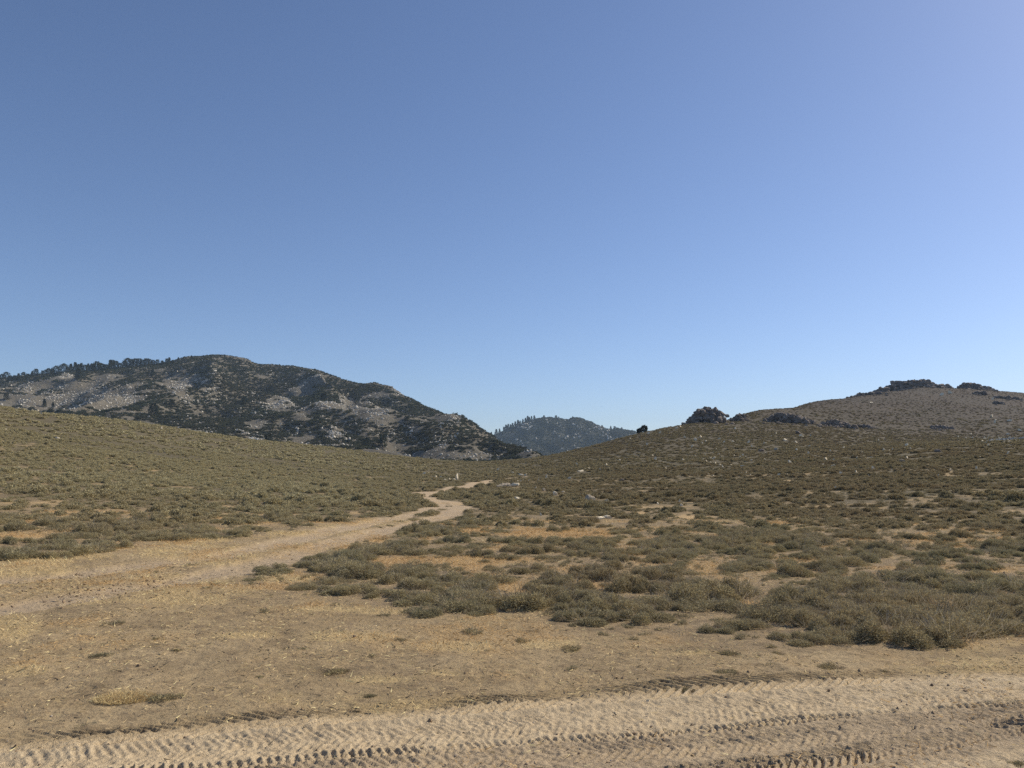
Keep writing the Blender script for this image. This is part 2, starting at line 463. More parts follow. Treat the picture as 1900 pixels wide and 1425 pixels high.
def mountain_mat(name, c1, c2, c3, c4, s1):
    m, t, b = mat(name, .95)
    p = pos(t)
    col = mix(t, rng(t, noise(t, s1, 5, .6, p), .38, .62), c1, c2)
    col = mix(t, rng(t, noise(t, s1 * 9, 6, .75, p), .45, .68, 0, .7), col, c3)
    col = mix(t, rng(t, noise(t, .55, 4, .8, p), .60, .70, 0, .8), col, c4)
    t.links.new(col, b.inputs['Base Color'])
    bump(t, b, noise(t, .3, 6, .75, p), 2.5, .8)
    return m
M['mountain'] = mountain_mat('mountain_soil', (.150, .128, .095), (.190, .168, .130), (.100, .092, .064), (.36, .34, .30), .02)
M['farmountain'] = mountain_mat('far_mountain_soil', (.040, .042, .032), (.055, .054, .040), (.028, .031, .024), (.09, .086, .075), .012)

# ------------------------------------------------------------------ mesh helpers
def mesh_np(name, co, faces, material, smooth=False):
    """faces: (n,3) or (n,4) int array"""
    me = bpy.data.meshes.new(name)
    co = np.asarray(co, np.float32); faces = np.asarray(faces, np.int32)
    k = faces.shape[1]; n = len(faces)
    me.vertices.add(len(co)); me.vertices.foreach_set('co', co.ravel())
    me.loops.add(n * k); me.loops.foreach_set('vertex_index', faces.ravel())
    me.polygons.add(n)
    me.polygons.foreach_set('loop_start', np.arange(0, n * k, k, dtype=np.int32))
    me.polygons.foreach_set('loop_total', np.full(n, k, np.int32))
    me.polygons.foreach_set('use_smooth', np.full(n, smooth, bool))
    me.materials.append(material)
    me.update(calc_edges=True)
    if k == 3 and n > 50 and len(co) == 3 * n:      # loose blades: each has a tone of its own
        me.attributes.new('tone', 'FLOAT', 'POINT').data.foreach_set('value', np.repeat(R.uniform(0, 1, n), 3).astype(np.float32))
    return me
def put(name, me, parent=None, loc=None):
    o = bpy.data.objects.new(name, me); C.objects.link(o)
    if parent: o.parent = parent
    if loc is not None: o.location = loc
    return o
def tag(o, label=None, cat=None, group=None, kind=None):
    if label: o['label'] = label
    if cat: o['category'] = cat
    if group: o['group'] = group
    if kind: o['kind'] = kind
    return o
def empty(name, loc, rz=0.0, sc=(1, 1, 1)):
    o = bpy.data.objects.new(name, None); C.objects.link(o)
    o.empty_display_size = .2
    o.location = loc; o.rotation_euler = (0, 0, rz); o.scale = sc
    return o

# ------------------------------------------------------------------ ground, road, track, hill
def build_ground():
    azf = np.radians(np.arange(-38, 38.01, .09))
    azc = np.radians(np.concatenate([np.arange(40, 180, 3.0), np.arange(180, 320.1, 3.0)]))
    az = np.concatenate([azf, azc])
    rs = [0.4, .8, 1.3, 1.9, 2.5, 3.0, 3.3]
    r = 3.5
    while r < 3600:
        rs.append(r)
        k = .0022 if r < 7 else (.0022 + (.010 - .0022) * min(1, (r - 7) / 18))
        if r > 620: k = .04
        r += r * k if r > 7 else .0135
    rs = np.array(rs)
    A, Rr = np.meshgrid(az, rs)
    x = (Rr * np.sin(A)).ravel(); y = (Rr * np.cos(A)).ravel()
    z = H(x, y)
    clear, track, road, org, stw, fr = masks(x, y, z)
    r = np.hypot(x, y)
    # small relief: clods in the clearing, ruts in the track, lug prints on the road
    m = (r < 30)
    dz = np.zeros(x.shape)
    xm, ym, rm = x[m], y[m], r[m]
    cl = clear[m] * (1 - road[m])
    d = .018 * fbm(xm, ym, .35, 4, 71, .6) + .008 * np.maximum(0, fbm(xm, ym, .07, 2, 75)) * (rm < 14)
    d = d * (.4 + .6 * cl)
    d = d - .05 * track[m]
    rd = road[m]
    tr = np.zeros(xm.shape)
    near = rm < 13
    rough = .35 + .9 * ss(-.3, .35, fbm(xm, ym, .8, 4, 81, .6))
    for P, hw, per, dep, lean in TREAD:
        q = np.where(near)[0]
        dd, tt, sg = seg_dist(xm[q], ym[q], P)
        s = dd * sg
        wob = .035 * fbm(xm[q], ym[q], .30, 3, 83)
        ph = (tt + wob + np.abs(s + .02) * lean) / per + np.where(s > 0, .5, 0)
        saw = ph - np.floor(ph)
        lug = ss(.0, .12, saw) * (1 - ss(.42, .60, saw))
        inn = 1 - ss(hw * .8, hw * 1.05, dd + wob)
        tr[q] += inn * (lug * dep * rough[q] - dep * .55) + dep * .5 * np.exp(-((dd - hw * 1.12) / .035) ** 2)
    d = np.where(near, d * (1 - .4 * rd) + tr * np.maximum(rd, 0.75 * (tr != 0)), d)
    d = d + near * rd * .010 * fbm(xm, ym, .035, 2, 85)
    dz[m] = d
    z = z + dz
    gravel = np.zeros(x.shape)
    q = r < 16
    d2, _, s2 = seg_dist(x[q], y[q], TREAD[2][0])
    d5, _, s5 = seg_dist(x[q], y[q], TREAD[4][0])
    gravel[q] = ss(-.03, .08, d2 * s2) * (1 - ss(.18, .3, d5 * s5)) * (.75 + .25 * fbm(x[q], y[q], .6, 3, 88))
    azv = np.arctan2(x, y)
    hillm = ss(90, 440, r + 50 * fbm(x, y, 50, 3, 90)) * ss(az_of(1010), az_of(1300), azv) 
    far = ss(13, 45, r + 6 * fbm(x, y, 3, 3, 91)) * (1 - clear)
    co = np.stack([x, y, z], 1)
    na, nr = len(az), len(rs)
    i = np.arange(nr - 1)[:, None] * na; j = np.arange(na)[None, :]; j2 = (j + 1) % na
    f = np.stack([i + j, i + j2, i + na + j2, i + na + j], 2).reshape(-1, 4)[:, ::-1]
    # normals shared by all pieces so that their joins do not show
    v = co[f]; fn = np.cross(v[:, 2] - v[:, 0], v[:, 3] - v[:, 1])
    vnm = np.zeros_like(co)
    for k in range(4):
        for c in range(3):
            vnm[:, c] += np.bincount(f[:, k], fn[:, c], len(co))
    vnm /= np.linalg.norm(vnm, axis=1)[:, None] + 1e-12
    if vnm[:, 2].mean() < 0:
        f = f[:, ::-1]; vnm = -vnm
    ctr = f[:, 0]
    cat = np.zeros(len(f), int)
    cat[(r[ctr] > 200) & (hillm[ctr] > .35) & (r[ctr] < 950)] = 3
    cat[track[ctr] > .5] = 2
    cat[road[ctr] > .5] = 1
    names = ['ground', 'dirt_road', 'dirt_track', 'hill']
    at = dict(clear=clear, track=track, road=road, orange=org, straw=stw, gravel=gravel, hillm=hillm, far=far)
    for c in range(4):
        ff = f[cat == c]
        u, inv = np.unique(ff, return_inverse=True)
        cc = co[u]; nn = vnm[u]
        ff = inv.reshape(ff.shape)
        tri = None
        me = mesh_np(names[c], cc, ff, M['ground'], True)
        for k, a in at.items():
            me.attributes.new(k, 'FLOAT', 'POINT').data.foreach_set('value', a[u].astype(np.float32))
        me.normals_split_custom_set_from_vertices(nn)
        o = put(names[c], me)
        tag(o, kind='structure')
build_ground()

def build_mountain(name, hf, p0, p1, r0, r1, nr, step, m):
    az = np.radians(np.arange(math.degrees(az_of(p0)), math.degrees(az_of(p1)), step))
    rs = np.linspace(r0, r1, nr)
    A, Rr = np.meshgrid(az, rs)
    x = (Rr * np.sin(A)).ravel(); y = (Rr * np.cos(A)).ravel()
    co = np.stack([x, y, hf(x, y)], 1)
    na = len(az)
    i = np.arange(nr - 1)[:, None] * na; j = np.arange(na - 1)[None, :]
    f = np.stack([i + j, i + j + 1, i + na + j + 1, i + na + j], 2).reshape(-1, 4)
    return tag(put(name, mesh_np(name, co, f[:, ::-1], m, True)), kind='structure')
build_mountain('mountain', HM, -450, 1150, 390, 1900, 420, .07, M['mountain'])
build_mountain('mountain', HF, 800, 1390, 1500, 3300, 260, .05, M['farmountain'])

# ------------------------------------------------------------------ prototypes
def blades(n, base, dirn, length, width, bend=0.0):
    """n thin triangles: base point, direction, length, width arrays"""
    dirn = dirn / (np.linalg.norm(dirn, axis=1)[:, None] + 1e-9)
    rv = R.normal(size=(n, 3))
    sd_ = np.cross(dirn, rv); sd_ /= np.linalg.norm(sd_, axis=1)[:, None] + 1e-9
    a = base - sd_ * width[:, None] / 2; b = base + sd_ * width[:, None] / 2
    c = base + dirn * length[:, None]
    co = np.stack([a, b, c], 1).reshape(-1, 3)
    return co, np.arange(n * 3).reshape(-1, 3)

def shrub_mesh(name, n, lumps, leaf, wid, m, rad=1.0, hgt=.62, flat=0.0):
    """unit-radius mound of upright leafy twigs"""
    cx = []
    for k in range(lumps):
        a = R.uniform(0, 2 * math.pi); q = rad * .68 * math.sqrt(R.uniform(0, 1))
        lr = R.uniform(.17, .44) * rad
        cx.append((q * math.cos(a), q * math.sin(a), lr, hgt * R.uniform(.35, 1.05) * (1 - .3 * q / rad)))
    cx = np.array(cx)
    w_ = cx[:, 2] ** 2; w_ = w_ / w_.sum()
    k = R.choice(len(cx), n, p=w_)
    th = R.uniform(0, 2 * math.pi, n)
    cosp = R.uniform(0, 1, n) ** .75
    sinp = np.sqrt(1 - cosp ** 2)
    rr = R.uniform(.45, 1.05, n) ** .6
    dx = sinp * np.cos(th); dy = sinp * np.sin(th)
    bx = cx[k, 0] + cx[k, 2] * rr * dx; by = cx[k, 1] + cx[k, 2] * rr * dy
    bz = cx[k, 3] * rr * cosp * .92
    d = np.stack([dx * .8, dy * .8, .25 + cosp * .5 - flat], 1) + R.normal(size=(n, 3)) * .62
    co, f = blades(n, np.stack([bx, by, bz], 1), d, leaf * R.uniform(.5, 1.4, n), wid * R.uniform(.6, 1.4, n))
    co[:, 2] = np.maximum(co[:, 2], -.02)
    return mesh_np(name, co, f, m)

def twig_mesh(name, n, m, rad=1.0, hgt=.62, wid=.016, lean=1.0):
    th = R.uniform(0, 2 * math.pi, n)
    s = np.sqrt(R.uniform(.02, 1, n))
    top = np.stack([np.cos(th) * s * rad * .95 * lean, np.sin(th) * s * rad * .95 * lean, hgt * R.uniform(.5, 1.25, n) * (1 - .4 * s)], 1)
    base = np.stack([np.cos(th) * s * rad * .35, np.sin(th) * s * rad * .35, np.full(n, -.02)], 1) + R.normal(size=(n, 3)) * np.array([.08, .08, 0])
    mid = (base + top) / 2 + R.normal(size=(n, 3)) * .06
    CO = []
    for a, b, wa in ((base, mid, wid), (mid, top, wid * .7)):
        d = b - a
        co, f = blades(n, a, d, np.linalg.norm(d, axis=1), np.full(n, wa))
        CO.append(co)
    co = np.concatenate(CO)
    return mesh_np(name, co, np.arange(len(co)).reshape(-1, 3), m)

_ico = {}
def ico(sub):
    if sub not in _ico:
        bm = bmesh.new(); bmesh.ops.create_icosphere(bm, subdivisions=sub, radius=1)
        _ico[sub] = (np.array([v.co[:] for v in bm.verts]), np.array([[v.index for v in f.verts] for f in bm.faces]))
        bm.free()
    return _ico[sub]
def rock_co(sub, cuts=9, rough=.10, depth=(.45, .85)):
    co, f = ico(sub)
    co = co.copy()
    for _ in range(cuts):
        n = R.normal(size=3); n /= np.linalg.norm(n)
        d = R.uniform(*depth)
        s = co @ n
        co = np.where((s > d)[:, None], co - (s - d)[:, None] * n, co)
    o = R.uniform(0, 50, 3)
    ns = fbm(co[:, 0] * 2 + o[0] + co[:, 2], co[:, 1] * 2 + o[1] - co[:, 2], 1, 3, 5)
    co = co * (1 + rough * ns)[:, None]
    return co, f
def rock_mesh(name, sub, m, sq=(1, 1, .7), **k):
    co, f = rock_co(sub, **k)
    return mesh_np(name, co * np.array(sq), f, m)

protos = bpy.data.collections.new('kinds')          # source meshes for the uncountable scatter, not in the scene
def scatter(name, pts, rot, scl, idx, meshes, kind='stuff', tilt=None):
    """ONE object whose points carry copies of the meshes (uncountable growth or rubble)"""
    col = bpy.data.collections.new(name + '_kinds')
    for k, me in enumerate(meshes):
        o = bpy.data.objects.new('%s_%02d' % (name, k), me); col.objects.link(o)
    me = bpy.data.meshes.new(name)
    pts = np.asarray(pts, np.float32)
    me.vertices.add(len(pts)); me.vertices.foreach_set('co', pts.ravel())
    scl = np.asarray(scl, np.float32)
    if scl.ndim == 1: scl = np.repeat(scl[:, None], 3, 1)
    me.attributes.new('scl', 'FLOAT_VECTOR', 'POINT').data.foreach_set('vector', scl.ravel())
    r3 = np.zeros((len(pts), 3), np.float32); r3[:, 2] = rot
    if tilt is not None: r3[:, 0] = tilt
    me.attributes.new('rot', 'FLOAT_VECTOR', 'POINT').data.foreach_set('vector', r3.ravel())
    me.attributes.new('pick', 'INT', 'POINT').data.foreach_set('value', np.asarray(idx, np.int32))
    o = put(name, me); tag(o, kind=kind)
    g = bpy.data.node_groups.new(name, 'GeometryNodeTree')
    g.interface.new_socket('Geometry', in_out='INPUT', socket_type='NodeSocketGeometry')
    g.interface.new_socket('Geometry', in_out='OUTPUT', socket_type='NodeSocketGeometry')
    gi = g.nodes.new('NodeGroupInput'); go = g.nodes.new('NodeGroupOutput')
    ip = g.nodes.new('GeometryNodeInstanceOnPoints')
    ci = g.nodes.new('GeometryNodeCollectionInfo')
    ci.inputs['Collection'].default_value = col
    ci.inputs['Separate Children'].default_value = True
    ci.inputs['Reset Children'].default_value = True
    ip.inputs['Pick Instance'].default_value = True
    def na(nm, dt):
        n = g.nodes.new('GeometryNodeInputNamedAttribute'); n.data_type = dt; n.inputs[0].default_value = nm
        return n.outputs[0]
    g.links.new(gi.outputs[0], ip.inputs['Points'])
    g.links.new(ci.outputs[0], ip.inputs['Instance'])
    g.links.new(na('pick', 'INT'), ip.inputs['Instance Index'])
    g.links.new(na('scl', 'FLOAT_VECTOR'), ip.inputs['Scale'])
    e2r = g.nodes.new('FunctionNodeEulerToRotation')
    g.links.new(na('rot', 'FLOAT_VECTOR'), e2r.inputs[0])
    g.links.new(e2r.outputs[0], ip.inputs['Rotation'])
    g.links.new(ip.outputs[0], go.inputs[0])
    md = o.modifiers.new('growth', 'NODES'); md.node_group = g
    return o

SHN = [shrub_mesh('foliage', 8500, R.integers(8, 14), .062, .019, M['sage'], 1, .66) for _ in range(6)]
TWN = [twig_mesh('stems', 150, M['twig'], 1, .70) for _ in range(6)]
SHM = [shrub_mesh('shrub_mid', 1300, R.integers(6, 10), .12, .05, M['sage'], 1, .62) for _ in range(6)]
SHF = [shrub_mesh('shrub_far', 260, R.integers(4, 7), .22, .15, M['sage_far'], 1, .58) for _ in range(6)]
SCR = [shrub_mesh('scrub', 160, 6, .30, .15, M['scrub'], 1, .55) for _ in range(5)]

# ------------------------------------------------------------------ the sagebrush field
def jgrid(r0, r1, a0, a1, cell):
    """jittered points over a sector"""
    X = r1
    gx = np.arange(-r1, r1, cell); gy = np.arange(0, r1, cell)
    x, y = np.meshgrid(gx, gy); x = x.ravel(); y = y.ravel()
    x = x + R.uniform(-.55, .55, x.shape) * cell; y = y + R.uniform(-.55, .55, y.shape) * cell
    r = np.hypot(x, y); az = np.arctan2(x, y)
    m = (r >= r0) & (r < r1) & (az > a0) & (az < a1)
    return x[m], y[m]

def visible(x, y, z, top):
    """is the top of what stands at x,y seen over the ground in front of it"""
    px, py, dep = project(x, y, z + top)
    r = np.hypot(x, y)
    vis = np.ones(x.shape, bool)
    tanel = (z + top - CAMZ) / r
    mx = np.full(x.shape, -9.0)
    for t in np.linspace(.3, .985, 26):
        hh = H(x * t, y * t)
        mx = np.maximum(mx, (hh - CAMZ) / (r * t))
    return tanel > mx - .0015, px, py, dep

A0, A1 = az_of(-120), az_of(2020)
BL = [(939, 903, 34, 10, 'long grey flat boulder with a white right end beside the track'), (956, 903, 14, 10, 'white-faced block at the right end of the long grey boulder'), (1014, 889, 5, 8, 'narrow upright white rock above the long boulder'),
      (966, 882, 10, 4, 'flat white rock at the far end of the dirt track'), (975, 883, 6, 4, 'small rock right of the flat white rock at the track end'), (951, 878, 5, 4, 'small white rock left above the flat one at the track end'),
      (1058, 889, 9, 4, 'flat pale rock behind the two field boulders'), (1078, 875, 12, 4, 'long low pale rock farther up the slope'), (1009, 912, 8, 6, 'grey rock left of the white leaning rock'), (1029, 919, 12, 7, 'white leaning rock between long boulder and pointed boulder'),
      (1045, 914, 7, 3, 'flat grey rock behind the white leaning rock'), (1073, 925, 7, 5, 'small pale rock just left of the pointed boulder'), (1096, 928, 22, 12, 'grey pointed boulder with a white sunlit right side'),
      (1126, 929, 9, 3, 'flat pale rock right of the pointed boulder'), (1122, 963, 32, 9, 'large white low boulder with two humps, nearest in the field'), (1003, 957, 5, 6, 'lone small white rock left of the two-humped boulder'),
      (959, 926, 12, 4, 'low cream rock below the long grey boulder'), (990, 920, 11, 3, 'low cream slab between the cream rock and grey rock'), (1155, 893, 8, 5, 'bright white rock alone on the dark slope'), (1217, 855, 6, 7, 'upright white rock on the upper slope'),
      (848, 890, 8, 11, 'leaning white slab on the far side of the track'), (842, 892, 6, 4, 'low white rock at the foot of the leaning slab'), (834, 890, 5, 4, 'white rock second left of the leaning slab'), (826, 891, 6, 3, 'flat white rock third left of the leaning slab'),
      (818, 886, 5, 3, 'flat pale rock fourth left of the leaning slab'), (808, 885, 6, 3, 'leftmost flat pale rock of the row by the track'), (1221, 936, 5, 4, 'small white rock on the right field below the slope'), (1264, 939, 7, 4, 'flat white rock of the pair on the right field'),
      (1261, 931, 4, 4, 'small upright white rock of the pair on the right field'), (1677, 858, 13, 6, 'grey boulder on the near ridge, larger of two'), (1683, 851, 10, 4, 'flat pale boulder just above the grey one on the ridge'), (1742, 839, 11, 5, 'dark-topped flat boulder near the ridge crest at right'),
      (1533, 854, 9, 5, 'white flat boulder on the brown middle slope'), (1589, 878, 7, 6, 'white block on the lower brown slope'), (1414, 838, 13, 5, 'dark flat boulder at the left of the middle slope row'), (1441, 836, 9, 5, 'grey boulder of the middle slope row'),
      (1481, 805, 12, 5, 'dark flat boulder with a white rock below it'), (1458, 818, 9, 4, 'white flat rock below the second outcrop'), (1477, 822, 7, 4, 'white rock right of the flat white rock below the outcrop'), (1847, 785, 6, 6, 'round white boulder on the far hill at right'), (1841, 775, 8, 5, 'pale slab above the round white boulder on the far hill'),
      (1203, 1305, 9, 6, 'small white stone lying in the road sand')]
BLP = []
for b_ in BL:
    q = hit(b_[0], b_[1])
    BLP.append((q[0], q[1], b_[2] / 2 * math.hypot(*q) / F))
def off_rocks(x, y):
    m = np.ones(x.shape, bool)
    for bx, by, bs in BLP:
        m &= ~((np.abs(x - bx) < bs + .35) & (y > by - 2.2 - .02 * by) & (y < by + bs + .3))
    return m
shr = []   # x, y, radius, height scale
for r0, r1, cell in ((4.5, 32, .45), (32, 110, .76)):
    x, y = jgrid(r0, r1, A0, A1, cell)
    z = H(x, y)
    clear, track, road, org, stw, fr = masks(x, y, z)
    r = np.hypot(x, y)
    n = fbm(x, y, 2.6, 3, 101) if r0 < 10 else 1.5 * fbm(x * .6, y, 4.5, 4, 103)
    pxx, pyy, dd_ = project(x, y, z)
    pk = ((.70 if r0 < 10 else .85) + .6 * n) * (1 - ss(.05, .9, masks.soft)) * (1 - .93 * ss(.1, .6, org)) * (1 - ss(.05, .3, track)) * (1 - road)
    edge = ss(1190, 1080, pyy)          # plants thin out towards the trampled verge
    pk = pk * (.45 + .55 * edge)
    keep = R.uniform(0, 1, x.shape) < pk
    # trampled remains in the clearing
    keep &= off_rocks(x, y)
    keep |= (R.uniform(0, 1, x.shape) < .10 * ss(700, 1100, pxx) * ss(1275, 1180, pyy) + .008) & (clear > .5) & (road < .05) & (track < .1)
    x, y, z, clear, n = x[keep], y[keep], z[keep], clear[keep], n[keep]
    rad = R.uniform(.20, .46, x.shape) * (1 + .35 * n) * (1 if r0 < 10 else 1.5) * (1 - .35 * ss(.2, .9, masks.soft[keep]))
    rad = np.where(clear > .5, rad * .45, rad)
    hs = R.uniform(.5, 1.0, x.shape) * np.where(clear > .5, .5, 1)
    shr.append(np.stack([x, y, z, rad, hs], 1))
near, mid = shr
# broad bushes standing out in the photo: photo x, row of the base, half width in m, height scale
BIG = [(1690, 1195, .62, 1.25), (1790, 1198, .60, 1.25), (1855, 1180, .55, 1.2), (1745, 1170, .6, 1.15), (1650, 1160, .5, 1.05), (1640, 1130, .55, 1.2), (1720, 1128, .55, 1.15), (1570, 1120, .45, 1.0),
       (1500, 1148, .42, 1.0), (1200, 1158, .5, 1.0), (1150, 1130, .45, .95), (1100, 1120, .45, .95), (1330, 1175, .35, .8), (30, 1038, .6, 1.1), (150, 1030, .6, 1.1), (210, 1018, .5, 1.1), (310, 1004, .55, 1.1), (390, 1000, .5, 1.0),
       (560, 1095, .4, .9), (620, 1103, .42, .95), (700, 1110, .42, .9), (760, 1118, .42, .9), (640, 1060, .45, 1.05), (880, 1112, .4, .9), (820, 1108, .4, .9), (1820, 1140, .5, 1.1), (1890, 1150, .5, 1.1), (1270, 1092, .45, 1.0), (1380, 1060, .5, 1.0),
       (1580, 1050, .55, 1.1), (1500, 1115, .4, 1.0), (470, 1078, .3, .8), (500, 1068, .35, .8),
       (700, 978, .22, .55), (722, 975, .22, .5), (745, 969, .28, .6), (768, 964, .3, .6), (786, 958, .3, .7), (803, 953, .3, .6), (817, 946, .35, .6), (830, 940, .35, .6)]
bg = []
for px, py, hw, hs in BIG:
    q = hit(px, py)
    bg.append((q[0], q[1] + hw * .5, float(H(q[0], q[1] + hw * .5)), hw * .85, hs * .68))
bg = np.array(bg)
near = np.concatenate([bg, near])
vis, px, py, dep = visible(near[:, 0], near[:, 1], near[:, 2], near[:, 3] * .4)
app = near[:, 3] / np.hypot(near[:, 0], near[:, 1])
app[:len(bg)] += 1
infr = (px > 0) & (px < 1900) & (py < 1425)
order = np.argsort(-np.where(infr & vis, app, -1))[:300]
isthing = np.zeros(len(near), bool); isthing[order] = True

ORD = ['leftmost', 'second from the left', 'third from the left', 'fourth from the left', 'fifth from the left', 'sixth from the left', 'seventh from the left', 'eighth from the left', 'ninth from the left',
       'tenth from the left', 'eleventh from the left', 'twelfth from the left', 'thirteenth from the left', 'fourteenth from the left', 'fifteenth from the left', 'sixteenth from the left']
def region(px, py):
    if px < 560 and py < 1060 and py < 1050 - px * .12:
        if py > 1016 - px * .1: return 'along the clearing edge, far left'
        return ('in the brush above the clearing' if px < 250 else 'in dense brush just above the dirt track')
    if py > 1165:
        return 'by the verge of the tread-marked road' if px > 1550 else ('on bare trampled soil below the bushes' if px > 950 else 'on the trampled grass clearing')
    if px < 560: return 'at the tip of the brush beside the clearing'
    col = 'left of the orange grass' if px < 740 else 'around the middle orange grass' if px < 1000 else 'right of the orange grass' if px < 1250 else 'right of centre' if px < 1450 else 'on the right flat' if px < 1680 else 'near the right edge'
    row = 'in the front row' if py > 1110 else 'in the second row' if py > 1070 else 'in the third row' if py > 1035 else 'farther back'
    return row + ' ' + col
lab = {}
for i in order:
    lab.setdefault(region(px[i], py[i]), []).append(i)
def look(i):
    rad, hs = near[i, 3], near[i, 4]
    return ('broad' if rad > .44 else 'small' if rad < .27 else 'rounded') + (' tall' if hs > .78 else ' flattened' if hs < .6 else ' low')
proto_s = {}
for reg, L in lab.items():
    L = sorted(L, key=lambda i: px[i])
    byl = {}
    for i in L: byl.setdefault(look(i), []).append(i)
    for lk, LL in byl.items():
        for q, i in enumerate(LL):
            if len(LL) == 1: text = '%s sagebrush %s' % (lk, reg)
            elif q < len(ORD) and len(LL) > 1: text = '%s %s sagebrush %s' % (ORD[q], lk, reg)
            else: text = '%s sagebrush at the right end %s' % (lk, reg)
            k = int(R.integers(0, 6))
            x, y, z, rad, hs = near[i]
            e = empty('sagebrush', (x, y, z - .02), R.uniform(0, 6.28), (rad * R.uniform(.85, 1.15), rad * R.uniform(.85, 1.15), rad * hs))
            tag(e, text, 'shrub', 'sagebrush shrubs standing nearest the camera')
            put('foliage', SHN[k], e); put('stems', TWN[k], e)
rest = near[~isthing]
n = len(rest)
scale = np.stack([rest[:, 3]] * 2 + [rest[:, 3] * rest[:, 4]], 1)
rr_ = np.hypot(rest[:, 0], rest[:, 1])
def with_mid(a, b):
    return np.concatenate([a, b])
nr_ = rr_ < 22
midx = np.concatenate([rest[~nr_], mid])
x, y = jgrid(110, 430, A0, A1, 1.5)
z = H(x, y)
clear, track, road, org, stw, fr = masks(x, y, z)
azv = np.arctan2(x, y); r = np.hypot(x, y)
keep = (R.uniform(0, 1, x.shape) < (.82 + .8 * fbm(x * .6, y, 7, 4, 111)) * (1 - .92 * ss(150, 420, r) * ss(az_of(950), az_of(1200), azv))) & (track < .2) & off_rocks(x, y)
x, y, z = x[keep], y[keep], z[keep]
vis, px_, py_, _ = visible(x, y, z, .5)
x, y, z = x[vis], y[vis], z[vis]
farp = np.stack([x, y, z, R.uniform(.55, 1.25, x.shape), R.uniform(.4, .75, x.shape)], 1)
vis, _, _, _ = visible(midx[:, 0], midx[:, 1], midx[:, 2], .4)
midx = midx[vis]
print('shrubs', n, len(midx), len(farp))
P3 = np.concatenate([rest[nr_], midx, farp])
idx = np.concatenate([R.integers(0, 6, nr_.sum()), 6 + R.integers(0, 6, len(midx)), 12 + R.integers(0, 6, len(farp))])
P3[:, 2] -= .02
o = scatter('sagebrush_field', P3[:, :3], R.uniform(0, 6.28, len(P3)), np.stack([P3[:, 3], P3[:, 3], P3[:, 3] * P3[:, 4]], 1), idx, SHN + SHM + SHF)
CVR = [shrub_mesh('low_plant', 150, 3, .30, .050, M['cover'], 1, .38) for _ in range(5)] + [twig_mesh('dry_sprig', 26, M['twig'], 1, .40, .035) for _ in range(3)]
cv = []
for r0, r1, cell in ((4.6, 18, .17), (18, 42, .36), (42, 80, .75)):
    x, y = jgrid(r0, r1, A0, A1, cell)
    z = H(x, y)
    clear, track, road, org, stw, fr = masks(x, y, z)
    pxx, pyy, _ = project(x, y, z)
    p = (.62 + .5 * fbm(x, y, 1.4, 3, 191)) * (1 - ss(.1, 1, masks.soft)) * (1 - .8 * org) + .05 * ss(500, 1000, pxx) * clear * ss(1290, 1200, pyy) + .010 * clear
    keep = (R.uniform(0, 1, x.shape) < p * (1 - road) * (1 - ss(.02, .3, track))) & off_rocks(x, y)
    x, y, z = x[keep], y[keep], z[keep]
    cv.append(np.stack([x, y, z - .004, R.uniform(.05, .15, x.shape) * (1 if r0 < 10 else 1.7 if r0 < 30 else 2.4), R.uniform(.5, 1.2, x.shape)], 1))
cv = np.concatenate(cv)
print('cover', len(cv))
scatter('ground_cover', cv[:, :3], R.uniform(0, 6.28, len(cv)), np.stack([cv[:, 3], cv[:, 3], cv[:, 3] * cv[:, 4]], 1), np.where(R.uniform(0, 1, len(cv)) < .72, R.integers(0, 5, len(cv)), 5 + R.integers(0, 3, len(cv))), CVR)
# low scrub on the far hill
x, y = jgrid(200, 640, az_of(1000), A1, 1.7)
z = H(x, y); r = np.hypot(x, y)
vis, px_, py_, _ = visible(x, y, z, .5)
keep = vis & (R.uniform(0, 1, x.shape) < .55 + .5 * fbm(x, y, 18, 3, 121))
x, y, z = x[keep], y[keep], z[keep]
sc = R.uniform(.25, .6, x.shape)
print('scrub', len(x))
scatter('hill_scrub', np.stack([x, y, z - .03], 1), R.uniform(0, 6.28, x.shape), np.stack([sc, sc, sc * .8], 1), R.integers(0, 5, len(x)), SCR)

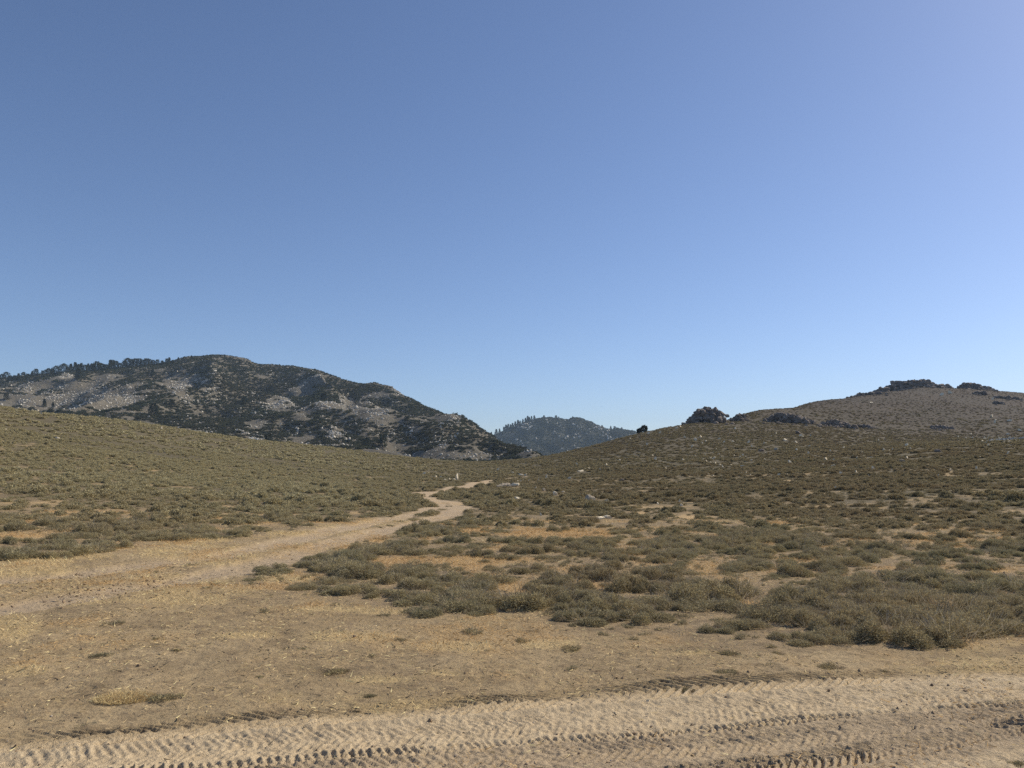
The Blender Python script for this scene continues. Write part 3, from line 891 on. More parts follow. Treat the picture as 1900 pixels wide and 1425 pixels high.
# ------------------------------------------------------------------ dry grass and litter
def litter():
    x, y = jgrid(3.6, 26, az_of(-100), az_of(2000), .042)
    z = H(x, y)
    clear, track, road, org, stw, fr = masks(x, y, z)
    r = np.hypot(x, y)
    n = fbm(x, y, .5, 3, 131)
    p = (.55 * clear + .40 * (1 - clear)) * (1 - .93 * road) * (1 - .93 * track) * (.55 + n) + .8 * stw + .9 * org
    keep = (R.uniform(0, 1, x.shape) < p * np.clip(14 / r, .15, 1))
    x, y, z, stw, org, r = x[keep], y[keep], z[keep], stw[keep], org[keep], r[keep]
    k = len(x)
    th = R.uniform(0, 6.28, k)
    up = R.uniform(-.02, .35, k) + .9 * (stw > .5) * R.uniform(0, 1, k) + .5 * (org > .4) * R.uniform(0, 1, k)
    d = np.stack([np.cos(th), np.sin(th), up], 1)
    z = z + .012
    co, f = blades(k, np.stack([x, y, z], 1), d, R.uniform(.015, .06, k) * (1 + .04 * r), R.uniform(.003, .0065, k) * (1 + .05 * r))
    print('litter', k)
    isor = (org > .3)
    co = co.reshape(-1, 3, 3)
    a = co[~isor].reshape(-1, 3); b = co[isor].reshape(-1, 3)
    tag(put('dry_grass', mesh_np('dry_grass', a, np.arange(len(a)).reshape(-1, 3), M['straw'])), kind='stuff')
    if len(b): tag(put('orange_grass', mesh_np('orange_grass', b, np.arange(len(b)).reshape(-1, 3), M['orange'])), kind='stuff')
    # dark crumbs of bark, dung and leaf
    x, y = jgrid(3.6, 16, az_of(-60), az_of(1960), .085)
    z = H(x, y); clear, track, road, org, stw, fr = masks(x, y, z)
    n = fbm(x, y, .6, 4, 141)
    keep = R.uniform(0, 1, x.shape) < (.16 + .9 * np.maximum(0, n)) * clear * (1 - .85 * road) 
    x, y, z = x[keep], y[keep], z[keep]; k = len(x)
    th = R.uniform(0, 6.28, k)
    co, f = blades(k, np.stack([x, y, z + .01], 1), np.stack([np.cos(th), np.sin(th), R.uniform(0, .5, k)], 1), R.uniform(.015, .08, k), R.uniform(.004, .012, k))
    tag(put('twig_litter', mesh_np('twig_litter', co, f, M['dead'])), kind='stuff')
litter()

PEB = [rock_mesh('pebble', 1, M['pebble'], (1, .8, .6)) for _ in range(4)]
x, y = jgrid(3.6, 13, az_of(-60), az_of(1960), .06)
z = H(x, y); clear, track, road, org, stw, fr = masks(x, y, z)
d5, _, s5 = seg_dist(x, y, TREAD[2][0])
p = .05 * clear + .14 * road + .38 * road * (d5 * s5 > 0)
keep = R.uniform(0, 1, x.shape) < p
x, y, z = x[keep], y[keep], z[keep]
s_ = .003 + .010 * R.uniform(0, 1, len(x)) ** 3
print('pebbles', len(x))
x2, y2 = jgrid(3.6, 15, az_of(-60), az_of(1960), .07)
z2 = H(x2, y2); c2_, t2_, r2_, o2_, s2_, _ = masks(x2, y2, z2)
pk2 = np.zeros(x2.shape)
for P, hw, per, dep, lean in TREAD:
    dd, _, _ = seg_dist(x2, y2, P)
    pk2 = np.maximum(pk2, .22 * np.exp(-((dd - hw * 1.1) / .05) ** 2))
gx, gy, _ = project(x2, y2, z2)
pk2 = np.maximum(pk2, .32 * ss(0, .5, pixblobs(gx, gy, [(200, 1095, 190, 34), (620, 985, 60, 8)]) + .3 * fbm(x2, y2, .5, 3, 201)))
pk2 = np.maximum(pk2, .06 * c2_ * ss(.0, .5, fbm(x2, y2, .9, 4, 203)))
k2 = R.uniform(0, 1, x2.shape) < pk2
x2, y2, z2 = x2[k2], y2[k2], z2[k2]
CLO = [rock_mesh('clod', 1, M['clod'], (1, .85, .65)) for _ in range(4)]
s2 = (.006 + .014 * R.uniform(0, 1, len(x2)) ** 3) * (1 + .05 * np.hypot(x2, y2))
print('clods', len(x2))
scatter('soil_clods', np.stack([x2, y2, z2 + s2 * .2], 1), R.uniform(0, 6.28, len(x2)), s2, R.integers(0, 4, len(x2)), CLO)
scatter('gravel', np.stack([x, y, z], 1), R.uniform(0, 6.28, len(x)), s_, R.integers(0, 4, len(x)), PEB)

# trampled dark bushes and a few stones in the clearing: photo x, row, width px, how dark, label
DB = [(186, 1220, 52, 'flattened grey twiggy bush on the trampled clearing, left side'), (305, 1297, 66, 'dark dead bush right beside the yellow grass tuft'),
      (352, 1334, 22, 'small black scrap of brush, left of a pair near the road edge'), (385, 1332, 22, 'small black scrap of brush, middle one near the road edge'), (432, 1332, 36, 'grey-green flattened clump at the road edge, left'),
      (622, 1250, 66, 'pale twiggy flattened bush in the middle of the clearing'), (326, 1208, 26, 'thin dark streak of dead brush on the clearing'), (482, 1256, 22, 'tiny dark sprig alone on the clearing'),
      (685, 1292, 36, 'dark crushed bush above the tread marks, left of centre'), (662, 1320, 24, 'black crushed sprig touching the tread marks'), (990, 1172, 26, 'short black fallen stick on the trampled soil'),
      (1275, 1281, 50, 'grey-green crushed bush beside the upper tread marks'), (972, 1190, 44, 'low olive tuft on the trampled soil at centre'), (1060, 1205, 60, 'spread-out crushed bush below the front bushes'),
      (1355, 1214, 60, 'twiggy grey bush on bare soil right of centre'), (1445, 1214, 36, 'small upright twiggy bush on bare soil'), (1350, 1250, 60, 'dark brown crushed bush above the tread marks, right of centre'),
      (1640, 1246, 26, 'small dark tuft near the verge at right'), (1545, 1240, 60, 'pale flattened bush on the verge at right'), (1120, 1150, 50, 'loose twiggy bush at the front edge of the field'),
      (560, 1205, 30, 'thin dark sprig on the grass clearing'), (740, 1190, 40, 'dark streak of crushed twigs on the clearing'), (150, 1350, 40, 'grey-green flattened clump above the tread marks, far left'), (1895, 1418, 40, 'dark bush cut off by the bottom right corner')]
DBM = [twig_mesh('dead_bush', 170, M['dead'], 1, .35, .028) for _ in range(3)]
DBF = [shrub_mesh('foliage', 900, 8, .13, .030, M['sage'], 1, .34) for _ in range(3)]
for k, (px1, py1, wd, text) in enumerate(DB):
    q = hit(px1, py1)
    dist = math.hypot(*q)
    s = wd / 2 * dist / F
    e = empty('crushed_bush', (q[0], q[1], float(H(*q)) - .005), R.uniform(0, 6.28), (s, s * R.uniform(.6, 1), s * .9))
    tag(e, text, 'bush', 'crushed bushes on the clearing')
    put('stems', DBM[k % 3], e)
    if not ('black' in text): put('foliage', DBF[k % 3], e)

def tuft(px1, py1, wd, text):
    q = hit(px1, py1); dist = math.hypot(*q); s = wd / 2 * dist / F
    n = 3400
    a = R.uniform(0, 6.28, n); rr = np.sqrt(R.uniform(0, 1, n)) * s
    bx = rr * np.cos(a); by = rr * np.sin(a) * .7
    d = np.stack([np.cos(a) * rr / s * .9 + .2, np.sin(a) * rr / s * .7, np.full(n, .35)], 1) + R.normal(size=(n, 3)) * .5
    co, f = blades(n, np.stack([bx, by, np.zeros(n)], 1), d, .055 * (1 - .5 * rr / s) * R.uniform(.6, 1.3, n), np.full(n, .004))
    tag(put('grass_tuft', mesh_np('grass_tuft', co, f, M['straw']), loc=(q[0], q[1], float(H(*q)))), text, 'grass', 'yellow grass tufts')
tuft(232, 1296, 96, 'bright yellow matted grass tuft left of the dark dead bush')

# ------------------------------------------------------------------ boulders on the field and hill
more = [(1070, 863), (1093, 871), (1113, 873), (1125, 865), (1150, 857), (994, 908), (1236, 871), (1311, 857), (1328, 862), (1336, 865), (787, 881), (925, 873), (961, 896), (966, 895), (972, 893), (983, 893), (999, 892), (1395, 856), (1465, 859),
        (1528, 863), (1547, 866), (1543, 884), (1446, 884), (1684, 828), (1814, 828), (1835, 829), (1734, 876), (1764, 874), (1813, 871), (1871, 842), (1486, 810), (1479, 837), (1541, 838), (1566, 832), (1378, 866), (1322, 861), (1325, 852),
        (1874, 782), (1892, 800), (1843, 742), (1763, 731), (1749, 734), (1617, 749), (1551, 907), (1268, 855), (1560, 879), (1620, 870), (1440, 806), (1335, 815), (1390, 822), (1420, 824), (1300, 812), (1290, 818), (1310, 820), (1344, 822), (1360, 820), (1500, 842), (1600, 842), (1640, 838),
        (1200, 826), (1204, 806), (1170, 815), (1262, 793), (1256, 796), (1225, 805), (20, 802), (68, 766), (75, 769), (105, 815), (300, 797), (10, 800), (1365, 797), (1285, 830)]
BRM = [rock_mesh('boulder', 3, M['rock'], (1, .75, .8), cuts=9, depth=(.35, .72), rough=.07) for _ in range(6)]
BRG = [rock_mesh('boulder', 3, M['grock'], (1, .75, .8), cuts=9, depth=(.35, .72), rough=.07) for _ in range(2)]
BRD = [rock_mesh('boulder', 3, M['drock'], (1, .75, .7), cuts=8) for _ in range(2)]
def broad_rock(m, humps):
    CO, FF = [], []; o_ = 0
    for cx, cy, a, b, c in humps:
        co, f = rock_co(3, 8, .09, (.45, .85))
        CO.append(co * np.array([a, b, c]) + np.array([cx, cy, 0])); FF.append(f + o_); o_ += len(co)
    return mesh_np('boulder', np.concatenate(CO), np.concatenate(FF), m)
BROAD = {'two humps': broad_rock(M['rock'], [(-.45, 0, .60, .6, .55), (.42, .05, .62, .6, .60), (0, .1, .5, .5, .36)]),
         'long grey': broad_rock(M['grock'], [(-.55, 0, .55, .6, .42), (0, .1, .6, .7, .62), (.35, -.1, .5, .5, .50)]),
         'pointed': broad_rock(M['grock'], [(-.25, 0, .62, .6, .85), (.35, -.1, .65, .6, .55)])}
def boulder(px1, py1, wd, ht, text, group=None, dark=False, name='boulder'):
    q = hit(px1, py1)
    if q is None: return
    dist = math.hypot(*q)
    s = wd / 2 * dist / F * 1.05; h = max(ht, wd * .3) * dist / F * .95
    k = int(R.integers(0, 6))
    o = put(name, (BRD[k % 2] if dark else BRG[k % 2] if 'grey' in text.split(' ')[:2] or 'long grey' in text[:9] else BRM[k]))
    bk = [v for k_, v in BROAD.items() if k_ in text and wd >= 20]
    if bk: o.data = bk[0]
    x, y = q[0], q[1] + s * .35
    o.location = (x, y, float(H(x, y)) + h * (.1 if bk else .36))
    o.scale = (s * 1.05, s * .9, h * (.95 if not bk else 1.05))
    o.rotation_euler = (R.uniform(-.2, .2), R.uniform(-.15, .15), R.uniform(-.5, .5) + (math.pi if R.uniform() < .5 else 0))
    if bk: o.rotation_euler = (0, 0, R.uniform(-.15, .15))
    tag(o, text, 'rock', group)
for k, (a, b, c, d, text) in enumerate(BL):
    boulder(a, b, c, d, text, 'pale boulders scattered over field and hill', 'dark' in text, 'stone' if 'stone' in text else 'boulder')
def rreg(px, py):
    if px < 500: return 'small pale rock in the grass of the left slope', 'small pale rocks on the left slope'
    if px < 900: return 'tiny pale rock beyond the dirt track on the left', 'tiny rocks near the far track'
    if px < 1020: return 'tiny pale rock beside the far end of the dirt track', 'tiny rocks by the far track end'
    if px < 1250: return 'small white rock on the slope below the lone tree', 'small white rocks on the slope below the lone tree'
    if py < 800: return 'small white rock high on the far right hill', 'small white rocks on the far right hill'
    if py < 830: return 'small pale rock on the hillside below the dark outcrops', 'small pale rocks below the outcrops'
    return ('small white rock on the brown slope right of centre' if px < 1600 else 'small white rock on the near ridge at right'), ('small rocks on the brown slope' if px < 1600 else 'small rocks on the near ridge')
for px1, py1 in more:
    t1, g1 = rreg(px1, py1)
    boulder(px1, py1, R.uniform(4, 7.5), R.uniform(3.5, 5.5), t1, g1)
for k in range(120):
    if k < 80: px1 = R.uniform(1180, 1890); py1 = R.uniform(808 + (px1 - 1180) * .005, 885)
    else: px1 = R.normal(1860, 40) if k < 105 else R.normal(1300, 60); py1 = R.normal(818, 5) if k < 105 else R.normal(855, 10)
    if px1 > 1899: continue
    t1, g1 = rreg(px1, max(py1, 806))
    boulder(px1, py1, R.uniform(2, 5.5), R.uniform(2, 3.5), t1, g1)

# rock outcrops: fused piles of angular blocks
def outcrop(text, r, top, bs, m=M['drock'], dens=1.0, low=1.2, cap=99):
    """top: photo outline [(px, row)]; r: distance; bs: block size in px"""
    pxs = np.array([p[0] for p in top], float); pys = np.array([p[1] for p in top], float)
    u = r / F
    CO, FF = [], []; off = 0
    x = pxs[0]
    cx = (pxs[0] + pxs[-1]) / 2; ax = az_of(cx, 780)
    cen = np.array([r * math.sin(ax), r * math.cos(ax)]); cz = float(H(cen[0], cen[1]))
    while x <= pxs[-1]:
        a = az_of(x, 780); ty = float(np.interp(x, pxs, pys))
        X, Y = r * math.sin(a), r * math.cos(a)
        d = ray(x, ty); zt = CAMZ + r * d[2] / math.hypot(d[0], d[1])
        zg = float(H(X, Y))
        zg = max(zg, zt - cap * u)
        hh = max(zt - zg, bs * u * .4)
        nl = max(1, int(math.ceil(hh / (bs * u * .33) * dens)))
        for q in range(nl):
            t = (q + .3) / nl
            s = bs * u * R.uniform(.5, 1.0) * (.7 if t > .75 else 1)
            co, f = rock_co(2, 8, .12)
            co = co * np.array([s * .75, s * .75, s * R.uniform(.5, .75)])
            an = R.uniform(0, 6.28); c_, s_2 = math.cos(an), math.sin(an)
            co = np.stack([co[:, 0] * c_ - co[:, 1] * s_2, co[:, 0] * s_2 + co[:, 1] * c_, co[:, 2]], 1)
            zz = zg + hh * t - (s * .45 if t > .75 else 0)
            back = -R.uniform(-.15, 1) * hh * (1.05 - t) * .8
            px_ = X + R.normal() * s * .3 + math.sin(a) * back; py_ = Y + math.cos(a) * back
            if q == 0: zz = float(H(px_, py_)) + s * .1
            CO.append(co + np.array([px_ - cen[0], py_ - cen[1], zz - cz])); FF.append(f + off); off += len(co)
        x += bs * .36
    for q in range(int((pxs[-1] - pxs[0]) / bs * 1.6 * low)):      # loose blocks at its foot
        x = R.uniform(pxs[0] - bs, pxs[-1] + bs * 1.5); rr = r - R.uniform(0, 1) ** 1.5 * bs * u * 6
        a = az_of(x, 780); X, Y = rr * math.sin(a), rr * math.cos(a)
        s = bs * u * R.uniform(.25, .6)
        co, f = rock_co(1, 5, .1)
        CO.append(co * np.array([s, s, s * .7]) + np.array([X - cen[0], Y - cen[1], float(H(X, Y)) + s * .1 - cz])); FF.append(f + off); off += len(co)
    me = mesh_np('rock_outcrop', np.concatenate(CO), np.concatenate(FF), m)
    return tag(put('rock_outcrop', me, loc=(cen[0], cen[1], cz)), text, 'rock outcrop', 'dark rock outcrops on the right hill')
outcrop('tall dark craggy outcrop on the skyline, left end of the hill', 286, [(1268, 790), (1279, 786), (1280, 776), (1284, 767), (1293, 761), (1302, 756), (1310, 752), (1318, 754), (1323, 757), (1328, 752), (1333, 758), (1340, 763), (1347, 770)], 10)
outcrop('small dark knob just right of the tall outcrop', 300, [(1362, 772), (1368, 768), (1373, 764), (1378, 767), (1384, 769)], 7)
outcrop('wide dark rock pile below the skyline, second from left', 296, [(1418, 781), (1428, 772), (1440, 764), (1452, 763), (1462, 767), (1475, 768), (1490, 772), (1502, 777), (1508, 782)], 10)
outcrop('lower dark rock pile right of the wide one', 298, [(1530, 786), (1540, 777), (1552, 776), (1564, 781), (1575, 786), (1586, 792)], 8)
outcrop('small dark rock group right of the lower pile', 305, [(1592, 792), (1602, 788), (1612, 787), (1620, 791)], 6)
outcrop('long jagged rock crown on the hill summit', 540, [(1645, 716), (1658, 712), (1662, 704), (1675, 705), (1685, 705), (1697, 702), (1706, 705), (1716, 701), (1722, 704), (1730, 708), (1745, 712), (1765, 714)], 8)
outcrop('smaller jagged crown right of the summit', 548, [(1783, 717), (1792, 710), (1808, 709), (1818, 713), (1832, 718), (1845, 720)], 7)
outcrop('rocks along the rising skyline left of the summit', 500, [(1560, 741), (1575, 737), (1590, 733), (1600, 731), (1612, 730), (1625, 724), (1640, 718), (1648, 716)], 6)
outcrop('dark rock patch below the rising skyline', 455, [(1595, 742), (1610, 739), (1625, 740), (1640, 745)], 7)
outcrop('dark low rock mound in the hollow behind the near ridge', 320, [(1730, 811), (1742, 806), (1755, 806), (1770, 812)], 7)
outcrop('dark small rocks on the far hill near the right edge', 480, [(1850, 741), (1860, 737), (1875, 736), (1890, 741)], 6)
outcrop('dark rock hump beside the round white boulder', 440, [(1848, 778), (1856, 774), (1864, 775)], 7)
outcrop('rocky strip on the near ridge crest, right edge', 150, [(1835, 822), (1850, 816), (1870, 813), (1890, 811), (1905, 811)], 4, M['mrock'])
outcrop('dark rock patch on the far hill right of the summit', 500, [(1810, 728), (1820, 724), (1832, 726)], 6)

# ------------------------------------------------------------------ trees
def crown_mesh(name, kind, n):
    """unit tall crown of needle clumps"""
    t = R.uniform(0, 1, n) ** .8
    th = R.uniform(0, 6.28, n)
    if kind == 'narrow': wmax = .17 * (1 - t) ** .7 + .02; z0, z1 = .04, 1
    elif kind == 'round': wmax = .34 * np.sqrt(np.clip(1 - (t * 2 - .9) ** 2, .02, 1)); z0, z1 = .08, 1
    else: wmax = .26 * np.clip(1.25 - t, 0, 1) ** .5 * (.75 + .5 * np.abs(np.sin(t * 9 + R.uniform(0, 6)))); z0, z1 = .04, 1
    rr = wmax * np.sqrt(R.uniform(.1, 1, n)) * (1 + .35 * np.sin(th * 3 + t * 7))
    b = np.stack([rr * np.cos(th), rr * np.sin(th), z0 + (z1 - z0) * t], 1)
    d = np.stack([np.cos(th), np.sin(th), R.uniform(-.3, .6, n)], 1) + R.normal(size=(n, 3)) * .4
    b[:, :2] *= 1.3
    co, f = blades(n, b, d, R.uniform(.06, .14, n), R.uniform(.04, .09, n))
    return mesh_np(name, co, f, M['pine'])
def trunk_mesh():
    k = 6; lv = [(0, .035), (.35, .026), (.7, .014), (.97, .004)]
    co = [(r * math.cos(a * 2 * math.pi / k), r * math.sin(a * 2 * math.pi / k), z) for z, r in lv for a in range(k)]
    f = [(i * k + j, i * k + (j + 1) % k, (i + 1) * k + (j + 1) % k, (i + 1) * k + j) for i in range(len(lv) - 1) for j in range(k)]
    return mesh_np('trunk', co, f, M['bark'], True)
CR = {k: [crown_mesh('crown', k, 900) for _ in range(3)] for k in ('narrow', 'round', 'full')}
TR = trunk_mesh()
def tree(px1, hpx, kind, text, group, hf, rr, ybase=None, parts=True, name='pine_tree'):
    a = az_of(px1, 690)
    x, y = rr * math.sin(a), rr * math.cos(a)
    z = float(hf(np.array([x]), np.array([y]))[0])
    s = hpx * rr / F
    e = empty(name, (x, y, z - .3), R.uniform(0, 6.28), (s * R.uniform(.85, 1.15), s, s))
    tag(e, text, 'tree', group)
    put('trunk', TR, e); put('crown', CR[kind][int(R.integers(0, 3))], e)
def ridge(a):
    return float(np.interp(a, RID_A, RID_R))
SK = [(4, 12, 'round'), (12, 15, 'round'), (20, 12, 'full'), (28, 12, 'full'), (35, 15, 'narrow'), (44, 13, 'full'), (52, 13, 'full'), (60, 14, 'narrow'), (67, 15, 'full'), (79, 10, 'full'), (90, 19, 'round'), (97, 15, 'round'), (104, 20, 'round'), (118, 20, 'round'), (125, 14, 'full'),
      (131, 19, 'narrow'), (139, 20, 'narrow'), (145, 18, 'narrow'), (150, 18, 'narrow'), (157, 16, 'full'), (163, 17, 'narrow'), (169, 16, 'narrow'), (174, 19, 'narrow'), (179, 20, 'full'), (184, 17, 'full'), (189, 19, 'round'), (196, 16, 'full'), (204, 22, 'narrow'), (207, 20, 'full'), (214, 19, 'full'),
      (222, 15, 'full'), (230, 16, 'full'), (236, 22, 'round'), (243, 19, 'full'), (250, 18, 'full'), (257, 19, 'full'), (264, 17, 'round'), (271, 20, 'full'), (277, 16, 'full'), (283, 15, 'full'), (291, 15, 'full'), (300, 11, 'full'), (309, 15, 'full'), (313, 15, 'narrow'), (320, 10, 'full'), (330, 10, 'narrow'),
      (339, 8, 'narrow'), (354, 10, 'narrow'), (376, 5, 'full'), (416, 8, 'narrow'), (408, 4, 'narrow'), (613, 7, 'full'), (625, 5, 'full')]
W = dict(narrow='narrow', round='round-crowned', full='bushy')
cnt = {}
for a, h, k in SK:
    g = 'on the left mountain ridge, left of the summit' if a < 325 else 'on the left mountain summit' if a < 500 else 'on the mountain shoulder right of the summit'
    if a < 80: g = 'at the far left end of the mountain ridge'
    elif a < 128: g = 'on the ridge above the pale rock patch, upper left'
    elif a < 200: g = 'in the tree row left of the ridge middle'
    elif a < 290: g = 'in the thick tree row before the summit'
    cnt[(g, k)] = cnt.get((g, k), 0) + 1
    i = cnt[(g, k)] - 1
    tree(a, h * .75, k, '%s %s pine %s' % (ORD[i], W[k], g), 'pines along the left mountain skyline', HM, ridge(az_of(a, 690)) * R.uniform(.955, .985))
# trees standing on the slope: photo x, base row, height px
SL = [(86, 756, 13, 'narrow', 'dark narrow tree on the lower left slope'), (102, 756, 9, 'narrow', 'smaller dark tree right of the narrow one on the lower left slope'), (15, 742, 11, 'full', 'dark bushy tree on the grey slope at the left edge'), (98, 772, 13, 'full', 'bushy tree near the foot of the left slope'),
      (288, 772, 22, 'full', 'large dark tree above the pale rock fan'), (322, 757, 14, 'full', 'lone dark tree on the grey slope left of centre'), (283, 697, 12, 'narrow', 'reddish narrow tree below the ridge tree row'), (146, 705, 20, 'narrow', 'tall dark tree below the ridge at left'), (683, 830, 18, 'round', 'dark round tree at the foot of the right flank'),
      (712, 830, 22, 'full', 'tall tree at the foot of the right flank'), (663, 748, 13, 'full', 'small tree on the pale scree of the right flank'), (602, 744, 16, 'full', 'tree between the two pale scree patches'), (502, 822, 18, 'round', 'dark tree standing at the mountain foot above the meadow'), (455, 752, 16, 'full', 'dark tree in the thick brush below the summit')]
RSM = np.linspace(420, 1400, 3000)
for a, b, h, k, text in SL:
    q = hit(a, b, HM, RSM)
    if q: tree(a, h, k, text, 'trees on the left mountain slope', HM, math.hypot(*q))
FTR = [(904, 9), (912, 9), (921, 10), (927, 8), (935, 8), (939, 10), (943, 10), (947, 8), (951, 9), (956, 10), (961, 11), (965, 8), (970, 9), (975, 9), (979, 11), (982, 8), (986, 9), (991, 9), (1009, 5), (1031, 6), (1036, 4), (1062, 4), (1116, 5), (1132, 7), (1139, 6), (1152, 4)]
RF_A = np.array([az_of(p[0], p[1]) for p in fs]); RF_R = np.array([p[2] for p in fs])
for i, (a, h) in enumerate(FTR):
    g = 'on the left shoulder of the hazy far mountain' if a < 1000 else 'on the top of the hazy far mountain' if a < 1100 else 'on the right spur of the hazy far mountain'
    cnt[g] = cnt.get(g, 0) + 1
    text = ('%s pine %s' % (ORD[cnt[g] - 1], g)) if cnt[g] <= len(ORD) else 'one of the rightmost pines ' + g
    tree(a, h, 'narrow' if h > 6 else 'full', text, 'pines on the far mountain', HF, float(np.interp(az_of(a, 790), RF_A, RF_R)) * .992)
# the lone tree on the saddle
def juniper():
    a = az_of(1195, 800); rr = 276
    x, y = rr * math.sin(a), rr * math.cos(a); z = float(H(x, y))
    e = empty('juniper_tree', (x, y, z - .1)); tag(e, 'lone dark round-crowned tree on the skyline saddle', 'tree')
    n = 1500; u = rr / F
    for nm, dx, cz, rx, rz in (('crown', 0, 8.5, 6, 6), ('crown', -9, 4, 4.2, 4.5)):
        v = R.normal(size=(n, 3)); v /= np.linalg.norm(v, axis=1)[:, None]
        b = v * (R.uniform(.3, 1, n) ** .5 * (1 + .18 * np.sin(v[:, 0] * 7) * np.cos(v[:, 2] * 6)))[:, None] * np.array([rx, rx * .8, rz]) * u
        co, f = blades(n, b + np.array([dx * u, 0, cz * u]), v + R.normal(size=(n, 3)) * .5, R.uniform(.2, .5, n), R.uniform(.1, .25, n))
        put(nm, mesh_np(nm, co, f, M['pine']), e)
    t = put('trunk', TR, e); t.scale = (2.5, 2.5, 2)
juniper()

# ------------------------------------------------------------------ brush and rocks on the mountains
BR = [shrub_mesh('brush', 260, R.integers(5, 8), .22, .15, M['brush'], 1, .75) for _ in range(5)]
LITE = [(190, 738, 150, 42), (330, 715, 52, 30), (60, 742, 90, 30), (365, 705, 25, 14), (40, 712, 60, 9), (130, 700, 28, 10), (580, 705, 40, 14), (570, 728, 38, 12), (520, 752, 42, 18), (650, 752, 55, 14), (690, 768, 50, 18), (560, 770, 30, 14), (330, 800, 70, 12), (200, 786, 60, 14),
        (640, 845, 260, 12), (540, 828, 130, 8), (730, 828, 50, 10), (850, 845, 90, 8), (470, 790, 28, 16), (620, 800, 26, 18), (560, 815, 50, 12), (780, 800, 18, 10), (400, 742, 16, 8), (838, 775, 14, 8), (480, 700, 20, 5), (370, 765, 18, 5), (460, 820, 60, 10), (880, 845, 30, 10), (745, 722, 14, 8)]
ROCK = [(230, 748, 25, 10, 2), (120, 698, 14, 6, 2), (200, 782, 40, 10, 2.2), (345, 800, 60, 10, 1.4), (480, 750, 40, 24, 1.6), (540, 745, 30, 16, 1.5), (500, 800, 60, 20, 1.3), (620, 760, 60, 28, 1.2), (360, 728, 50, 28, 1.1), (150, 735, 150, 30, .9), (540, 710, 30, 20, 1.3), (640, 800, 40, 22, 1.2),
        (838, 780, 24, 12, 1.6), (745, 722, 22, 14, 1.2), (870, 850, 50, 10, 1.5), (920, 846, 20, 8, 1.2), (30, 712, 50, 8, 1.2), (380, 690, 40, 10, .8), (580, 690, 80, 12, .6), (700, 760, 50, 30, .9), (800, 815, 60, 20, .7), (560, 835, 150, 12, .5), (30, 760, 40, 14, 1.), (740, 800, 30, 20, .8), (500, 690, 60, 10, .5)]
x, y = jgrid(420, 1420, az_of(-60), az_of(1060), 3.4)
z = HM(x, y)
px, py, dep = project(x, y, z)
az = np.arctan2(x, y); rr = np.hypot(x, y); rid = np.interp(az, RID_A, RID_R)
front = (rr < rid * 1.02) & (py < 870)
lite = pixblobs(px, py, LITE, 1.12)
nb = fbm(x, y, 34, 4, 151, .6)
ns = fbm(x, y, 9, 3, 155)
rm = np.zeros(x.shape)
for cx, cy, a, b, s in ROCK:
    rm = np.maximum(rm, s * ss(0, .5, 1.15 - np.sqrt(((px - cx) / a) ** 2 + ((py - cy) / b) ** 2)))
topb = ss(.90, .96, rr / rid) * (px < 330)
bp = ss(-.15, .15, topb * 1.2 + .30 - np.clip(lite, -.12, 1) * 1.15 + nb * 1.0 + .6 * ns)
isb = front & (R.uniform(0, 1, x.shape) < bp * .95)
xs, ys, zs = x[isb], y[isb], z[isb]
s = R.uniform(1.6, 3.4, xs.shape) * (1 + .3 * nb[isb])
s = np.where(rr[isb] > rid[isb] * .97, s * .75, s)
print('brush', len(xs))
scatter('chaparral', np.stack([xs, ys, zs - .2], 1), R.uniform(0, 6.28, len(xs)), np.stack([s, s, s * R.uniform(.7, 1.1, len(s))], 1), R.integers(0, 5, len(xs)), BR)
# rocks
MR = [rock_mesh('mountain_rock', 1, M['mrock'], (1, .8, .85), cuts=5) for _ in range(6)]
x, y = jgrid(420, 1420, az_of(-60), az_of(1060), 2.3)
z = HM(x, y); px, py, dep = project(x, y, z)
az = np.arctan2(x, y); rr = np.hypot(x, y); rid = np.interp(az, RID_A, RID_R)
front = (rr < rid * 1.0) & (py < 866)
rm = np.zeros(x.shape)
for cx, cy, a, b, s in ROCK:
    rm = np.maximum(rm, s * ss(0, .6, 1.2 - np.sqrt(((px - cx) / a) ** 2 + ((py - cy) / b) ** 2)))
cl = ss(-.05, .35, fbm(x, y, 16, 4, 161, .65))
p = (.10 + .9 * rm * (.25 + cl)) 
keep = front & (R.uniform(0, 1, x.shape) < p)
x, y, z, rr, px, py = x[keep], y[keep], z[keep], rr[keep], px[keep], py[keep]
s = .30 + .85 * R.uniform(0, 1, len(x)) ** 3 + .25 * cl[keep]
vis = np.ones(len(x), bool)
cr = H(x * .2, y * .2)
big = np.argsort(-(s / rr) * (R.uniform(0, 1, len(x)) > -1) * (py < 840) * (px > 0))[:240]
isB = np.zeros(len(x), bool); isB[big] = True
print('mrocks', len(x))
def mreg(px, py):
    if px < 160: return 'on the grey slope at the far left of the mountain' if py < 765 else 'at the foot of the mountain, far left'
    if px < 300: return 'in the rocky patch on the mountain, left part' if py < 765 else 'in the pale rock fan at the mountain foot, left'
    if px < 430: return 'on the mountain slope below the summit' if py < 765 else 'in the rocks at the mountain foot below the summit'
    if px < 560: return 'on the rocky knob at the middle of the mountain' if py < 780 else 'among the brush low on the middle of the mountain'
    if px < 720: return 'on the pale scree of the right flank' if py < 790 else 'among brush below the pale scree'
    return 'on the steep right end of the mountain'
for i in big:
    o = put('mountain_boulder', MR[int(R.integers(0, 6))], loc=(x[i], y[i], z[i] + s[i] * .25))
    o.scale = (s[i] * R.uniform(.8, 1.4), s[i], s[i] * R.uniform(.7, 1.2)); o.rotation_euler = (0, 0, R.uniform(0, 6.28))
    g = mreg(px[i], py[i])
    tag(o, 'whitish boulder ' + g, 'boulder', 'whitish boulders ' + g)
x, y, z, s = x[~isB], y[~isB], z[~isB], s[~isB]
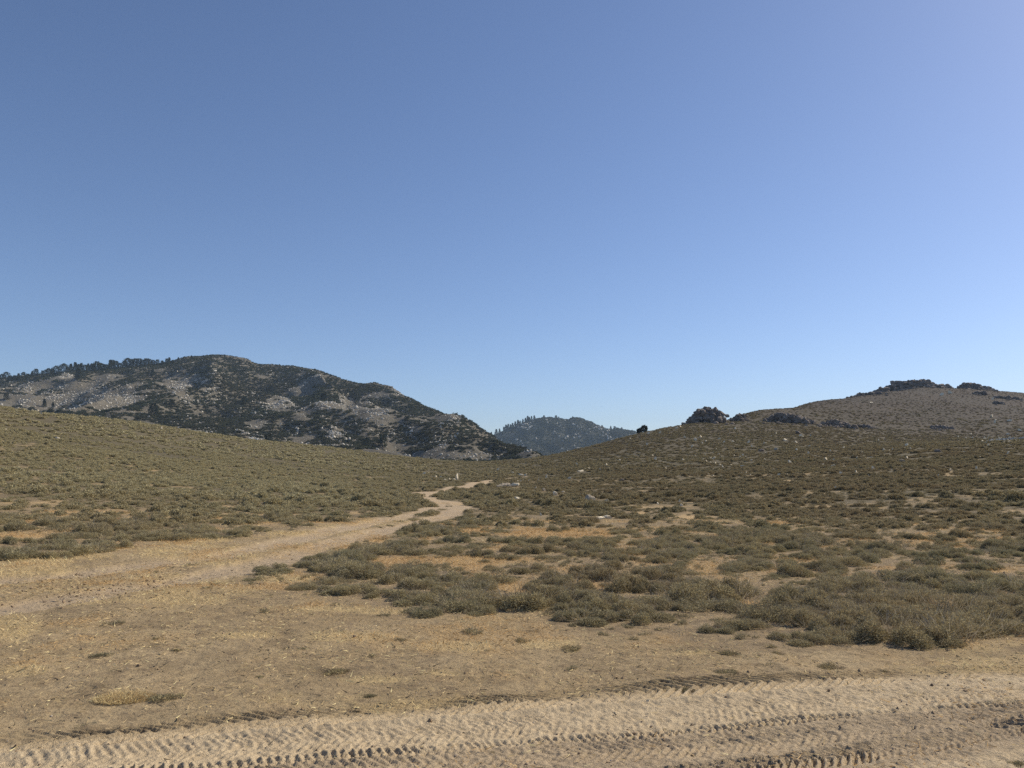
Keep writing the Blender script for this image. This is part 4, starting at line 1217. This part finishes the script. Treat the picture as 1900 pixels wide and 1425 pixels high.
scatter('mountain_rubble', np.stack([x, y, z + s * .2], 1), R.uniform(0, 6.28, len(x)), np.stack([s * R.uniform(.8, 1.4, len(s)), s, s * R.uniform(.6, 1.2, len(s))], 1), R.integers(0, 6, len(x)), MR)
# far mountain woods and rocks
x, y = jgrid(1650, 2480, az_of(850), az_of(1240), 7.5)
z = HF(x, y); px, py, dep = project(x, y, z); rr = np.hypot(x, y)
keep = (R.uniform(0, 1, x.shape) < .8 + .6 * fbm(x, y, 70, 4, 171)) & (rr < np.interp(np.arctan2(x, y), RF_A, RF_R) * 1.01)
x, y, z = x[keep], y[keep], z[keep]
s = R.uniform(3.2, 6.5, len(x))
print('far woods', len(x))
scatter('far_woods', np.stack([x, y, z - .5], 1), R.uniform(0, 6.28, len(x)), np.stack([s, s, s * .9], 1), R.integers(0, 5, len(x)), BR)
FR = [(975, 790, 22, 10), (1112, 796, 14, 8), (1125, 806, 14, 8), (1134, 814, 10, 5), (1090, 812, 30, 8), (1060, 800, 60, 20)]
x, y = jgrid(1700, 2440, az_of(880), az_of(1200), 5)
z = HF(x, y); px, py, dep = project(x, y, z)
keep = R.uniform(0, 1, x.shape) < .012 + .25 * ss(0, .6, pixblobs(px, py, FR[:4])) + .03 * ss(0, .6, pixblobs(px, py, FR[4:]))
x, y, z = x[keep], y[keep], z[keep]; s = R.uniform(1.5, 4, len(x))
scatter('far_rubble', np.stack([x, y, z + s * .6], 1), R.uniform(0, 6.28, len(x)), s, R.integers(0, 6, len(x)), MR)

# ------------------------------------------------------------------ air
def haze():
    bm = bmesh.new(); bmesh.ops.create_cube(bm, size=1)
    me = bpy.data.meshes.new('haze'); bm.to_mesh(me); bm.free()
    o = put('haze', me, loc=(0, 0, 80)); o.scale = (7400, 7400, 300)
    m = bpy.data.materials.new('haze'); m.use_nodes = True; t = m.node_tree
    for n in list(t.nodes):
        if n.type == 'BSDF_PRINCIPLED': t.nodes.remove(n)
    v = t.nodes.new('ShaderNodeVolumePrincipled')
    v.inputs['Color'].default_value = (.60, .80, 1, 1)
    v.inputs['Density'].default_value = .00010
    out = [n for n in t.nodes if n.type == 'OUTPUT_MATERIAL'][0]
    t.links.new(v.outputs[0], out.inputs['Volume'])
    me.materials.append(m); tag(o, kind='stuff')
haze()
